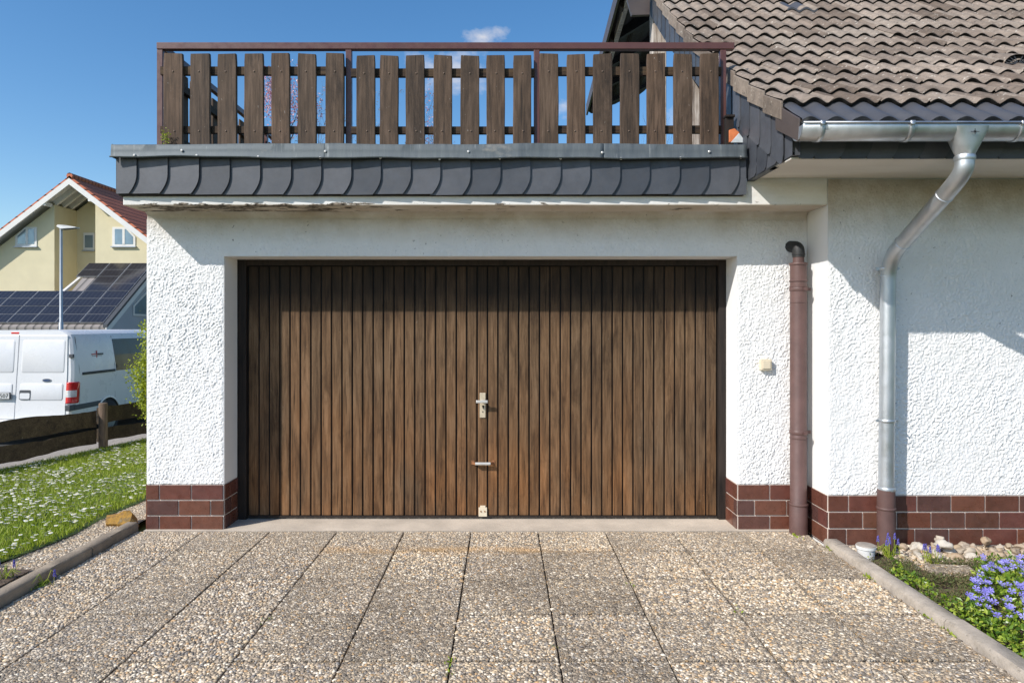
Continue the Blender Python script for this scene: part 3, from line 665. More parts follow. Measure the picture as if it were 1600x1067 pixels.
# a replaced dark tile and a vent tile
def patch_tile(mb, d0, xidx, lift=.042):
    x = VX + .012 + .30 * xidx; nu = 21; vs = []
    for (dd, dz) in ((d0 - .002, lift - .02), (d0 - .004, lift), (d0 + CO * .9, .016)):
        vs += [(x + .31 * i / (nu - 1), dd, zr(dd) + wave((.31 * i / (nu - 1)) / .15) + dz) for i in range(nu)]
    mb.add(vs, [(j * nu + i, j * nu + i + 1, (j + 1) * nu + i + 1, (j + 1) * nu + i) for j in range(2) for i in range(nu - 1)])
b = MB(); patch_tile(b, 3.90 + CO * 10.75, 4); b.build('dark_tile', M['metaltile'], roof, True)
b = MB(); dv = 3.90 + CO * 4.75; vx = PX(1583, dv + .05)
hood = []
for j in range(5):
    t = j / 4; dd = dv - .015 + t * .3; rr = .085 * (1 - t) ** .7 + .004
    hood += [(vx + rr * 1.35 * math.cos(a), dd, zr(dd) + .03 + rr * math.sin(a)) for a in [math.pi * i / 12 for i in range(13)]]
b.add(hood, [(j * 13 + i, j * 13 + i + 1, (j + 1) * 13 + i + 1, (j + 1) * 13 + i) for j in range(4) for i in range(12)])
vt = b.build('vent_tile', M['rooftile'], roof, True)
b = MB(); b.add([(vx + .10 * math.cos(a), dv + .01, zr(dv) + .03 + .075 * math.sin(a)) for a in [math.pi * i / 12 for i in range(13)]], [tuple(range(13))]); b.build('vent_opening', M['black'], vt)
b = MB()
for i in range(9): a = math.pi * (i + .5) / 9; b.beam((vx + .02 * math.cos(a), dv - .004, zr(dv) + .035 + .015 * math.sin(a)), (vx + .10 * math.cos(a), dv - .004, zr(dv) + .03 + .074 * math.sin(a)), .004, .004)
b.build('vent_grille', M['metaltile'], vt)
# verge tiles
b = MB()
for r_ in range(1, rows):
    d0 = 3.90 + CO * (r_ - .25) - .004; d1 = d0 + CO + .012; j = random.uniform(-.003, .003)
    za, zc = zr(d0) + .040, zr(d1) + .012
    xo = VX - .004 - .006 * (r_ % 2) * 0 + j
    b.extr([(xo, d0, za + .012), (xo, d0, za - .105), (xo, d1, zc - .105), (xo, d1, zc + .012)], (.016, 0, 0))
b.build('verge_tile', M['rooftile'], roof, bevel=.004)
b = MB(); b.extr([(VX + .002, 3.862, 2.728), (VX + .002, 3.878, 2.60), (VX + .002, 4.20, zr(4.2) - .15), (VX + .002, 4.20, zr(4.2) + .01)], (.010, 0, 0))
b.extr([(VX + .002, 3.862, 2.73), (VX + .085, 3.862, 2.735), (VX + .085, 3.868, 2.60), (VX + .002, 3.868, 2.60)], (0, .006, 0)) if False else None
b.build('verge_cap', M['brownmetal'], house, bevel=.003)
# slate clad cheek below the verge: backing plate and overlapping slates
SX = VX + .026
def low(d):                                         # lower edge of the cladding
    if d < 4.80: return 2.555
    if d < 5.30: return 2.74 + (d - 4.80) * .1
    return zr(d) - .37
def top(d): return zr(d) - .085
b = MB(); ds = [4.015, 4.3, 4.6, 4.799, 4.801, 5.0, 5.299, 5.301, 5.8, 6.3, 6.8, 7.3, 7.8, 8.5]
vs = []
for d_ in ds: vs += [(SX + .004, d_, low(d_)), (SX + .004, d_, top(d_) - .0), (SX + .05, d_, low(d_)), (SX + .05, d_, top(d_))]
fs = []
for i in range(len(ds) - 1):
    a, c_ = i * 4, i * 4 + 4
    fs += [(a, a + 1, c_ + 1, c_), (a + 2, c_ + 2, c_ + 3, a + 3), (a, c_, c_ + 2, a + 2), (a + 1, a + 3, c_ + 3, c_ + 1)]
b.add(vs, fs); cheek = b.build('gable_cheek', M['slate'], house)
b = MB()
# upper course: slates following the verge; lower courses near the eave
def lslate(dA, zA, w, h, tilt, thick, cut=.05, sl=0.0):
    # quadrilateral in the YZ plane, lower corner rounded, sheared with the slope
    pts = []
    def T(u, v): return (dA + u, zA + v + sl * u + 0 * v)
    pl = [(0, h), (0, cut * 1.4), (cut * .35, cut * .35), (cut, 0), (w, 0), (w, h)]
    vs = [Vector((SX - thick + tilt * (u / w), *T(u, v))) for u, v in pl]
    b.extr(vs, (.005, 0, 0))
d_ = 4.12
while d_ < 8.4:
    s_ = (zr(d_ + .2) - zr(d_)) / .2
    lslate(d_, top(d_) - .27, .215, .27, .007, .010 + .0005 * random.random(), .05, s_); d_ += .188
for (dA, zz, n_) in ((4.03, 2.60, 7), ):
    d_ = dA
    while d_ < 5.30:
        t_ = top(d_) - .22
        bottom = 2.56 if d_ < 4.76 else 2.75
        k = 0
        zc = t_
        while zc > bottom + .02:
            h = min(.20, zc - bottom); lslate(d_, max(bottom, zc - .20), .20, min(.22, h + .02), .006, .0045 + .0004 * random.random(), .045, .12 if zc - .2 > bottom + .05 else 0)
            zc -= .19
        d_ += .178
b.build('slate_cladding', M['slate'], cheek)
# soffit, eave fascia
b = MB()
for i in range(6):
    ya = 4.055 + i * .1165; za = 2.540 + .045 * i / 6
    b.box(SX + .012, 8.4, ya, ya + .113, za, za + .012)
b.build('soffit', M['soffit'], house, bevel=.002)
b = MB(); b.box(SX + .012, 8.4, 4.056, RW + .2, 2.60, 2.62); b.box(SX + .06, 8.4, 4.044, 4.055, 2.545, 2.74); b.build('eave_board', M['darkwood'], house)
b = MB(); x = SX + .01; k = 0
while x < 8.2:
    sh = slate_shape(x - .02, x + .165, 2.538, 2.72, .045)
    if k == 0: sh = [(x, 2.60), (x + .02, 2.555), (x + .06, 2.538)] + sh[1:-1] + [(x, 2.72)]
    b.extr([Vector((px_, 4.036 - .010 * (px_ - x) / .165, pz_)) for px_, pz_ in sh], (0, .005, 0)); x += .158; k += 1
b.build('eave_slates', M['slate'], house)
# gutter with brackets, outlet and downpipe
gy, gzc, gr = 3.895, 2.680, .073
b = MB(); N_ = 14
prof = [(gy - gr - .006, gzc + .004), (gy - gr - .012, gzc + .010), (gy - gr - .006, gzc + .018), (gy - gr + .002, gzc + .012)]
prof += [(gy - gr * math.cos(a), gzc - gr * math.sin(a)) for a in [math.pi * i / N_ for i in range(N_ + 1)]] + [(gy + gr, gzc + .03)]
XG0, XG1 = 1.703, 8.3
ng = 12
b.grid(ng, len(prof), lambda u, v: (XG0 + (XG1 - XG0) * u, *prof[round(v * (len(prof) - 1))]))
gut = b.build('gutter', M['galv'], house, True, angle=60); s_ = gut.modifiers.new('s', 'SOLIDIFY'); s_.thickness = .0015
b = MB()
endc = [(gy - gr * math.cos(a), gzc - gr * math.sin(a)) for a in [math.pi * i / N_ for i in range(N_ + 1)]]
b.extr([(XG0 - .004, p_[0], p_[1]) for p_ in endc], (.008, 0, 0)); b.build('gutter_end_cap', M['galv'], gut)
for px in (1284, 1424, 1597, 1760, 1930):
    xx = PX(px, gy - gr); b = MB(); pr = [(gy - (gr + .003) * math.cos(a), gzc - (gr + .003) * math.sin(a)) for a in [math.pi * i / 16 for i in range(17)]]
    pr = [(gy - gr - .015, gzc + .019), (gy - gr - .015, gzc)] + pr
    b.grid(3, len(pr), lambda u, v: (xx - .014 + .028 * u + (.010 * math.sin(v * 3.1)), *pr[round(v * (len(pr) - 1))]))
    o = b.build('gutter_bracket', M['galv'], gut, True); s_ = o.modifiers.new('s', 'SOLIDIFY'); s_.thickness = .003; s_.offset = 1
OX = PX(1512, gy - .03)
b = MB()
def funnel(u, v):
    a = 2 * math.pi * u
    t = v; w = (.108 * (1 - t) + .052 * t); dpt = .070 * (1 - t) + .052 * t; q = .35 + .65 * t
    cx, cy = math.cos(a), math.sin(a)
    k = (abs(cx) ** (2 / (1 + (1 - t) * 3)) * (1 if cx > 0 else -1), abs(cy) ** (2 / (1 + (1 - t) * 3)) * (1 if cy > 0 else -1))
    return (OX + w * k[0], gy - .005 + dpt * k[1] - .012 * (1 - t), 2.672 - .165 * t)
b.grid(37, 9, funnel); fn_ = b.build('outlet_funnel', M['galv'], gut, True, angle=50)
b = MB(); zc = 2.635; ye = gy - .005 - .070 - .016
for k in range(4):
    a = k * math.pi / 4; ll = .016 if k % 2 == 0 else .008
    if k == 0: ll = .024
    b.beam((OX - ll * math.cos(a), ye, zc - ll * math.sin(a)), (OX + ll * math.cos(a), ye, zc + ll * math.sin(a)), .0025, .003, (0, 1, 0))
b.build('stamped_star', M['rubber'], fn_)
pipe = [(OX, 3.89, 2.515), (OX - .003, 3.89, 2.42), (2.664, 4.655, 1.995), (2.655, 4.665, .39)]
b = MB(); b.tube(bend(pipe, .15, 9), .050, 24); dp = b.build('downpipe', M['galv'], house, True, angle=60)
def ring(mb, c, ax, r_, w, seg=24):
    c, ax = Vector(c), Vector(ax).normalized(); mb.tube([c - ax * w / 2, c - ax * w * .3, c + ax * w * .3, c + ax * w / 2], [r_ - .003, r_, r_, r_ - .003], seg)
dv_ = (Vector(pipe[2]) - Vector(pipe[1])).normalized()
for c0_, ax0_, r0_, w0_ in (((OX, 3.89, 2.505), (0, 0, 1), .055, .03), (Vector(pipe[1]) + dv_ * .20, dv_, .0535, .012), (Vector(pipe[2]) - dv_ * .19, dv_, .0535, .012), ((2.6565, 4.664, .405), (0, 0, 1), .055, .03), ((2.660, 4.66, 1.88), (0, 0, 1), .053, .01)):
    b = MB(); ring(b, c0_, ax0_, r0_, w0_); b.build('pipe_collar', M['galv'], dp, True, angle=40)
for py in (420, 657):
    zz = PZ(py, 4.66); b = MB(); ring(b, (2.657, 4.662, zz), (0, 0, 1), .056, .022); b.box(2.657 - .075, 2.657 - .05, 4.655, 4.667, zz - .009, zz + .009); b.box(2.657 + .05, 2.657 + .078, 4.655, 4.667, zz - .009, zz + .009); b.tube([(2.657, 4.66, zz), (2.657, 4.75, zz)], .006, 8); b.tube([(2.73, 4.64, zz), (2.73, 4.675, zz)], .006, 8)
    b.build('pipe_clamp', M['galv'], dp, True, angle=40)
b = MB(); b.tube([(2.655, 4.665, .40), (2.655, 4.665, .30), (2.655, 4.665, -.08)], [.056, .058, .058], 24); ring(b, (2.655, 4.665, .272), (0, 0, 1), .063, .018); b.build('standpipe', M['brownpipe'], dp, True, angle=40)
# brown soil pipe beside the door
BX, BY = PX(1247.5, 4.985), 4.985
b = MB(); zt_ = PZ(412, 4.985)
b.tube([(BX, BY, -.01), (BX, BY, PZ(787, BY)), (BX, BY, PZ(785, BY)), (BX, BY, zt_), (BX, BY, zt_ + .004), (BX + .001, BY, PZ(395, BY))], [.064, .064, .0585, .0585, .040, .038], 26)
sp_ = b.build('soil_pipe', M['brownpipe'], house, True, angle=40)
for py, w, rr in ((413, .018, .064), (439, .014, .0645), (448, .012, .0635), (473, .006, .061), (684, .008, .0615), (787, .018, .068)):
    b = MB(); ring(b, (BX, BY, PZ(py, BY)), (0, 0, 1), rr, w, 26); b.build('pipe_socket', M['brownpipe'], sp_, True, angle=40)
for py in (452, 675):
    b = MB(); zz = PZ(py, BY); ring(b, (BX, BY, zz), (0, 0, 1), .0635, .03, 26); b.box(BX + .055, BX + .095, BY + .005, BY + .014, zz - .012, zz + .012); b.box(BX + .01, BX + .035, BY - .072, BY - .06, zz - .01, zz + .012); b.tube([(BX + .02, BY, zz), (BX + .02, 5.075, zz)], .006, 8); b.build('pipe_clamp', M['brownpipe'], sp_, True, angle=40)
b = MB(); b.tube(bend([(BX + .001, BY, PZ(402, BY)), (BX + .001, BY, PZ(386, BY)), (BX - .02, BY + .10, PZ(383, BY))], .05, 6), .043, 20); ring(b, (BX + .001, BY, PZ(398, BY)), (0, 0, 1), .046, .012)
b.build('pipe_elbow', M['rubber'], sp_, True, angle=40)
# light switch
sx_, sz_ = PX(1195, 5.07), PZ(569.5, 5.07)
b = MB(); b.box(sx_ - .041, sx_ + .041, 5.035, 5.079, sz_ - .041, sz_ + .041); lsw = b.build('light_switch', M['cream'], house, bevel=.004)
b = MB(); b.box(sx_ - .03, sx_ + .03, 5.029, 5.036, sz_ - .03, sz_ + .03); b.build('switch_rocker', M['cream'], lsw, bevel=.003)
# upper storey behind the roof, posts under the overhang
b = MB(); b.box(4.3, 8.3, 5.4, 8.5, 2.70, 3.3); b.build('upper_wall', M['smooth_wall'], house)
px0 = PX(1028, 7.84); b = MB(); b.box(px0 - .08, px0 + .08, 7.76, 7.92, 2.70, zr(7.8) - .10); b.build('overhang_post', M['whitepost'], house, bevel=.006)
px0 = PX(1090, 6.2); b = MB(); b.box(px0 - .07, px0 + .07, 6.13, 6.27, 2.70, zr(6.2) - .10); b.build('overhang_post', M['whitepost'], house, bevel=.006)
# second, further canopy roof whose underside shows above the railing
can = MB()
NL, FL, FR, NR = P(968, -40, 8.0), P(917, 172, 12.6), P(1012, 140, 12.6), P(1030, -45, 8.0)
NL, FL = Vector((1.42, 7.9, 5.62)), Vector((1.58, 12.6, 5.55)); NR, FR = Vector((2.4, 7.9, 6.3)), Vector((2.72, 12.6, 6.02))
vs = []; n = 40
for i in range(n + 1):
    t = i / n; far = FL.lerp(FR, t); near = NL.lerp(NR, t); far = far + Vector((0, 0, -.09 * abs(math.sin(t * 9.5)) - .05 * mnoise.noise(Vector((t * 9, 0, 0)))))
    vs += [near, far, near + Vector((0, 0, .1)), far + Vector((0, 0, .12))]
fs = []
for i in range(n):
    a, c_ = i * 4, i * 4 + 4; fs += [(a, a + 1, c_ + 1, c_), (a + 2, c_ + 2, c_ + 3, a + 3), (a + 1, a + 3, c_ + 3, c_ + 1), (a, c_, c_ + 2, a + 2)]
fs += [(0, 2, 3, 1), (n * 4, n * 4 + 1, n * 4 + 3, n * 4 + 2)]
can.add(vs, fs); cn = can.build('canopy_roof', M['darkwood'], house)
b = MB()
for i in range(5):
    t = (i + .6) / 5; b = MB(); b.beam(NL.lerp(FL, t) + Vector((.02, 0, -.07)), NR.lerp(FR, t) + Vector((0, 0, -.07)), .10, .12); b.build('rafter', M['darkwood'], cn)
b = MB(); b.beam(NL + Vector((-.02, 0, .02)), FL + Vector((-.02, 0, .02)), .03, .20); b.build('canopy_fascia', M['brownmetal'], cn)
b = MB(); b.beam(NL + Vector((.10, .2, -.05)), NL.lerp(FL, .62) + Vector((.10, 0, -.06)), .05, .14); b.build('barge_board', M['barge'], cn)
fa = P(975, -20, 7.8); fb = P(1015, -20, 7.8)
b = MB(); b.extr([P(972, -30, 7.7), P(987, 24, 7.7), P(1015, 23, 7.7), P(1016, -30, 7.7)], (0, .05, 0)); b.build('canopy_end_fascia', M['brownmetal'], cn)

# ------------------------------------------------------------------ terrace railing
RY = 4.995
rail = empty('terrace_railing', (-2.5, RY, 2.70), 'red brown metal railing with upright brown timber pickets on the garage roof', 'railing')
sR = F / RY
def rx(px): return PX(px, RY)
def rz_(py): return PZ(py, RY)
b = MB(); zt1, zt0 = rz_(68.5), rz_(79); b.box(rx(247), rx(1146), RY - .025, RY + .025, zt0, zt1)
b.box(rx(247), rx(247) + .045, RY + .025, 11.3, zt0, zt1); b.build('top_rail', M['railpaint'], rail, bevel=.004)
for px in (251.5, 545.5, 838.5, 1129):
    b = MB(); xx = rx(px); b.box(xx - .0215, xx + .0215, RY - .02, RY + .02, 2.70, zt0 - .001); b.build('post', M['railpaint'], rail, bevel=.003)
for y_ in (7.2, 9.3, 11.25):
    b = MB(); b.box(rx(247), rx(247) + .042, y_ - .02, y_ + .02, 2.70, zt0 - .001); b.build('post', M['railpaint'], rail, bevel=.003)
secs = [((254.7, 285), (297, 328), (340, 369.5), (381, 411), (424, 453), (465, 494), (508, 537)),
        ((556.7, 586), (593, 622), (634, 663.5), (677, 706), (719, 748.5), (760, 789), (801.5, 830)),
        ((843.5, 873), (886, 915), (927, 957), (969, 999), (1011, 1040), (1053, 1082), (1094.5, 1123.6))]
tops = (84, 87, 84.5); PYF = RY - .035
def picket_mesh(x0, x1, y0, y1, z0, z1, seed):
    b = MB(); n = 14; w = x1 - x0; vs = []
    ch = .004
    for i in range(n + 1):
        t = i / n; z = z0 + (z1 - z0) * t
        a = .0022 * mnoise.noise(Vector((seed, z * 5, 0))); c_ = .0022 * mnoise.noise(Vector((seed + 9, z * 5, 0)))
        if i == n: a += .003; c_ -= .003
        pr = [(x0 + a, y0 + ch), (x0 + a + ch, y0), (x1 + c_ - ch, y0), (x1 + c_, y0 + ch), (x1 + c_, y1), (x0 + a, y1)]
        tz = 0 if i < n else random.Random(seed).uniform(-.004, .004)
        vs += [(p[0], p[1], z + (tz if k in (0, 1, 5) else -tz)) for k, p in enumerate(pr)]
    fs = [(i * 6 + k, i * 6 + (k + 1) % 6, (i + 1) * 6 + (k + 1) % 6, (i + 1) * 6 + k) for i in range(n) for k in range(6)] + [tuple(range(5, -1, -1)), tuple(n * 6 + k for k in range(6))]
    b.add(vs, fs); return b
scr = MB(); scr.tube([(0, 0, 0), (0, -.003, 0), (0, -.005, 0)], [.006, .006, .003], 8); scp = None
for si, sec in enumerate(secs):
    for k, (a, c_) in enumerate(sec):
        d0 = PYF - .024
        zt_ = PZ(tops[si] + random.uniform(-.8, .8), d0); xa, xb_ = PX(a, d0), PX(c_, d0)
        lean = random.uniform(-.004, .004)
        pk = picket_mesh(xa, xb_, d0, PYF, 2.735, zt_, si * 7 + k + .37)
        o = pk.build('picket', M['picket'], rail, org=((xa + xb_) / 2, PYF, 2.735)); o.rotation_euler[1] = lean
        for zz in (.32 - .015 if si != 1 else .0, ):
            pass
        for py in ((112, 205) if si != 1 else (115, 205)):
            pz_ = PZ(py, d0)
            if scp is None: scp = scr.build('screw', M['screwmat'], None, True); s1 = scp
            else: s1 = scp.copy(); COL.objects.link(s1)
            s1.parent = o; s1.location = Vector((random.uniform(-.012, .012), d0 - PYF, pz_ - 2.735))
for si, (xa, xb_) in enumerate(((254, 541), (550, 835), (843, 1125))):
    for (ya, yb_) in (((107, 119.5), (199.5, 210)), ((110, 122.5), (200, 211)), ((107.5, 120), (198.5, 210)))[si]:
        b = MB(); b.box(rx(xa), rx(xb_), PYF + .001, PYF + .034, rz_(yb_), rz_(ya)); b.build('cross_rail', M['batten'], rail)
# side run along the left edge
xo = rx(247)
for zz in (rz_(113), rz_(205)):
    b = MB(); b.box(xo - .006, xo + .03, RY + .04, 11.2, zz - .03, zz + .03); b.build('cross_rail', M['batten'], rail)
y_ = RY + .16; spk0 = None
while y_ < 11.1:
    b = picket_mesh(xo - .035, xo - .011, y_, y_ + .138, 2.735, rz_(84), 50 + y_)
    b.build('picket', M['picket'], rail); y_ += .205

# small things by the right end of the railing
b = MB(); b.extr([P(1140, 222, 4.86), P(1140, 203, 4.86), P(1148, 201, 4.86), P(1155, 207, 4.86), P(1153, 222, 4.86)], (0, .02, 0))
tag(b.build('tile_shard', M['terracotta'], None, bevel=.002), 'orange broken clay tile piece standing on the terrace edge beside the last railing post', 'tile shard')
b = MB(); b.extr([P(1142, 223, 4.83), P(1155, 208, 4.83), P(1166, 223, 4.83)], (0, .012, 0))
tag(b.build('sheet_offcut', M['shard'], None, bevel=.002), 'pale grey triangular offcut leaning in front of the orange tile shard', 'offcut')
b = MB(); b.box(PX(1136, 4.9), PX(1149, 4.9), 4.93, 5.0, 2.70, PZ(182, 4.9)); b.box(PX(1135, 4.9), PX(1150, 4.9), 4.915, 5.0, PZ(182, 4.9) + .001, PZ(178, 4.9)); o = b.build('timber_block', M['frame'], None, bevel=.003)
tag(o, 'dark brown timber block behind the orange tile shard at the end of the railing', 'timber block')

# ------------------------------------------------------------------ vegetation helpers
def rand_unit(n):
    v = rng.normal(size=(n, 3)); return v / np.linalg.norm(v, axis=1)[:, None]
def leaves_np(centers, size, nrm=None, aspect=.5, fold=.25, upbias=0.0):
    """pointed leaves, four vertices each; returns verts, faces"""
    n = len(centers); d = rand_unit(n)
    if upbias: d[:, 2] = np.abs(d[:, 2]) * upbias; d /= np.linalg.norm(d, axis=1)[:, None]
    w = rand_unit(n) if nrm is None else nrm
    s = np.cross(d, w); s /= (np.linalg.norm(s, axis=1)[:, None] + 1e-6); nn = np.cross(s, d)
    L = size * rng.uniform(.65, 1.25, n)[:, None]
    a = centers; m_ = centers + d * L * .45; t = centers + d * L
    l = m_ + s * L * aspect * .5 + nn * L * fold * .3; r_ = m_ - s * L * aspect * .5 + nn * L * fold * .3
    v = np.stack([a, l, t, r_], 1).reshape(-1, 3)
    f = np.arange(n * 4).reshape(-1, 4); return v, f
def mesh_np(name, v, f, mats, parent=None, mi=None, loc=(0, 0, 0)):
    me = bpy.data.meshes.new(name); loc = np.array(loc)
    vv = (v - loc).tolist(); me.from_pydata(vv, [], f.tolist() if hasattr(f, 'tolist') else f)
    for m_ in mats: me.materials.append(m_)
    if mi is not None: me.polygons.foreach_set('material_index', mi)
    o = bpy.data.objects.new(name, me); COL.objects.link(o)
    if parent: o.parent = parent; o.location = Vector(loc) - rootloc(parent)
    else: o.location = Vector(loc)
    return o
# lawn grass
def grass_patch(name, xs_, ys_, zs_, hmin, hmax, wid, matk, label, parent=None):
    n = len(xs_); h = rng.uniform(hmin, hmax, n); a = rng.uniform(0, 2 * np.pi, n); ln = rng.uniform(.1, .9, n) * h
    base = np.stack([xs_, ys_, zs_], 1); dx = np.stack([np.cos(a), np.sin(a), np.zeros(n)], 1)
    ld = rng.uniform(0, 2 * np.pi, n); lv = np.stack([np.cos(ld), np.sin(ld), np.zeros(n)], 1)
    w = wid * rng.uniform(.6, 1.3, n)[:, None]
    v = np.stack([base - dx * w, base + dx * w, base + dx * w * .6 + lv * (ln * .35)[:, None] + np.array([0, 0, 1]) * (h * .6)[:, None], base - dx * w * .6 + lv * (ln * .35)[:, None] + np.array([0, 0, 1]) * (h * .6)[:, None], base + lv * ln[:, None] + np.array([0, 0, 1]) * h[:, None]], 1).reshape(-1, 3)
    k = np.arange(n) * 5
    f = [(int(q), int(q + 1), int(q + 2), int(q + 3)) for q in k] + [(int(q + 3), int(q + 2), int(q + 4)) for q in k]
    o = mesh_np(name, v, f, [M[matk]]); tag(o, label[0], label[1], kind='stuff'); return o
n = 95000
ys_ = 4.0 + 5.4 * rng.random(n) ** 1.0; le = np.array([lawn_edge(y) for y in ys_])
xf = np.where(ys_ > 5, -5.22 + (ys_ - 6.97) * .267 + .02, -7.0 + (ys_ - 3.6) * .9)
xf = np.maximum(xf, -1.05 * ys_)
u = rng.random(n); xs_ = le + (xf - le) * u + rng.normal(0, .012, n)
ok = (xs_ < le + .02) & (xs_ < -.50 * ys_ + 1.4)
xs_, ys_ = xs_[ok], ys_[ok]
grass_patch('lawn_grass', xs_, ys_, np.full(len(xs_), .035), .018, .05, .0028, 'grass', ('short green lawn grass between the driveway border and the plank fence', 'grass'))
# daisies
nd = 5200
ys_ = 4.2 + 4.7 * rng.random(nd); xs_ = lawn_edge(5) - .05 - rng.random(nd) * 2.2
den = np.array([mnoise.noise(Vector((x * 2.2, y * 1.6, 4))) for x, y in zip(xs_, ys_)]) + rng.normal(0, .22, nd)
fx = -5.22 + (ys_ - 6.97) * .267
ok = (den > -.12) & (xs_ > fx + .08) & (xs_ > -.80 * ys_) & (xs_ < -.5 * ys_)
xs_, ys_ = xs_[ok], ys_[ok]; v, f, mi = [], [], []
for x, y in zip(xs_, ys_):
    r0 = random.uniform(.011, .017); h = random.uniform(.055, .08); tx, ty = random.uniform(-.35, .35), random.uniform(-.55, .2); b0 = len(v); k = 9
    for ring_, (rr, dz) in enumerate(((r0, .001), (r0 * .38, .0))):
        for i in range(k):
            a = 2 * math.pi * i / k; q = rr * (1 if ring_ or i % 2 else .93); v.append((x + q * math.cos(a), y + q * math.sin(a), h + dz + tx * q * math.cos(a) + ty * q * math.sin(a) + (.0025 if ring_ == 1 else 0)))
    f += [(b0 + i, b0 + (i + 1) % k, b0 + k + (i + 1) % k, b0 + k + i) for i in range(k)]; mi += [0] * k
    f.append(tuple(b0 + k + i for i in range(k))); mi.append(1)
    f.append((len(v), len(v) + 1, len(v) + 2)); v += [(x - .001, y, .03), (x + .001, y, .03), (x, y, h)]; mi.append(2)
o = mesh_np('daisies', np.array(v), f, [M['daisy'], M['daisyeye'], M['grass']], mi=mi); tag(o, 'countless small white daisies dotted over the green lawn', 'daisies', kind='stuff')
# rock by the corner
def rock(name, loc, r_, sq, seed, mat, sub=3, rough=.35, parent=None):
    import bmesh
    bm = bmesh.new(); bmesh.ops.create_icosphere(bm, subdivisions=sub, radius=1)
    for vv in bm.verts:
        nn = mnoise.noise(vv.co * 1.1 + Vector((seed, 0, 0))) * rough + mnoise.noise(vv.co * 2.7 + Vector((seed, 5, 0))) * rough * .35
        c_ = vv.co * (1 + nn); vv.co = Vector((c_.x * r_ * sq[0], c_.y * r_ * sq[1], c_.z * r_ * sq[2]))
    me = bpy.data.meshes.new(name); bm.to_mesh(me); bm.free(); me.materials.append(mat); me.polygons.foreach_set('use_smooth', [True] * len(me.polygons))
    o = bpy.data.objects.new(name, me); COL.objects.link(o); o.location = loc; return o
o = rock('rock', (-2.925, 5.17, .035), .095, (1.3, .85, .72), 3.3, M['rock'], 2, .6); o.data.polygons.foreach_set('use_smooth', [False] * len(o.data.polygons))
tag(o, 'angular yellow lichened rock in the gravel beside the garage corner', 'rock')
# grape hyacinths
def muscari(name, loc, stems, label, hgt=.12, group=None):
    root = empty(name, loc, label, 'flower', group); L = Vector(loc); lf = MB(); fl = MB(); rd = random.Random(int(abs(loc[0]) * 1000))
    for i in range(stems * 4):
        a = rd.uniform(0, 6.28); r1 = rd.uniform(.03, .09); hh = rd.uniform(.03, .09)
        p0 = L + Vector((rd.uniform(-.03, .03), rd.uniform(-.03, .03), 0)); p1 = p0 + Vector((r1 * .5 * math.cos(a), r1 * .5 * math.sin(a), hh)); p2 = p0 + Vector((r1 * 1.2 * math.cos(a), r1 * 1.2 * math.sin(a), hh * .6))
        lf.tube([p0, p1, p2], [.0022, .002, .0006], 4)
    for i in range(stems):
        p0 = L + Vector((rd.uniform(-.07, .07), rd.uniform(-.04, .04), 0)); hh = hgt * rd.uniform(.7, 1.15); tp = p0 + Vector((rd.uniform(-.015, .015), 0, hh)); lf.tube([p0, tp], .0016, 5)
        for k in range(22):
            t = k / 22; a = k * 2.4; rr = .0075 * (1 - t * .75); q = tp + Vector((rr * math.cos(a), rr * math.sin(a), -.034 + .042 * t))
            s = .0042
            if k == 0: fl = MB()
            fl.add([q + Vector(o_) * s for o_ in ((1, 0, 0), (-1, 0, 0), (0, 1, 0), (0, -1, 0), (0, 0, 1), (0, 0, -1))], [(0, 2, 4), (2, 1, 4), (1, 3, 4), (3, 0, 4), (2, 0, 5), (1, 2, 5), (3, 1, 5), (0, 3, 5)])
        fl.build('bloom', M['muscari'], root)
    lf.build('leaves', M['grass'], root)
    return root
muscari('grape_hyacinth', (-2.97, 4.02, .03), 3, 'grape hyacinth with three blue heads in the soil left of the driveway kerb', .12)
muscari('grape_hyacinth', (-2.71, 3.99, .0), 1, 'single grape hyacinth growing at the driveway side of the left kerb', .11)
muscari('grape_hyacinth', (2.60, 4.52, -.02), 7, 'dense clump of grape hyacinths at the foot of the grey downpipe', .14)
muscari('grape_hyacinth', (2.80, 4.38, -.02), 5, 'grape hyacinths just right of the downpipe in front of the pebbles', .12)
muscari('grape_hyacinth', (3.55, 4.40, .0), 2, 'pair of grape hyacinths among the stones near the right picture edge', .14)
# white pot with a grey lid
px_, py_ = PX(1353, 4.5), 4.50
pot = empty('drain_pot', (px_, py_, -.02), 'small white plastic pot with dusty grey lid beside the brown standpipe', 'pot')
b = MB(); b.tube([(px_, py_, -.02), (px_, py_, .045), (px_, py_, .048), (px_, py_, .066)], [.050, .056, .062, .062], 28); b.build('pot_body', M['whiteplastic'], pot, True, angle=40)
b = MB(); b.tube([(px_, py_, .0665), (px_, py_, .072), (px_, py_, .073)], [.060, .058, .050], 28); b.build('lid', M['lidgrey'], pot, True, angle=40)
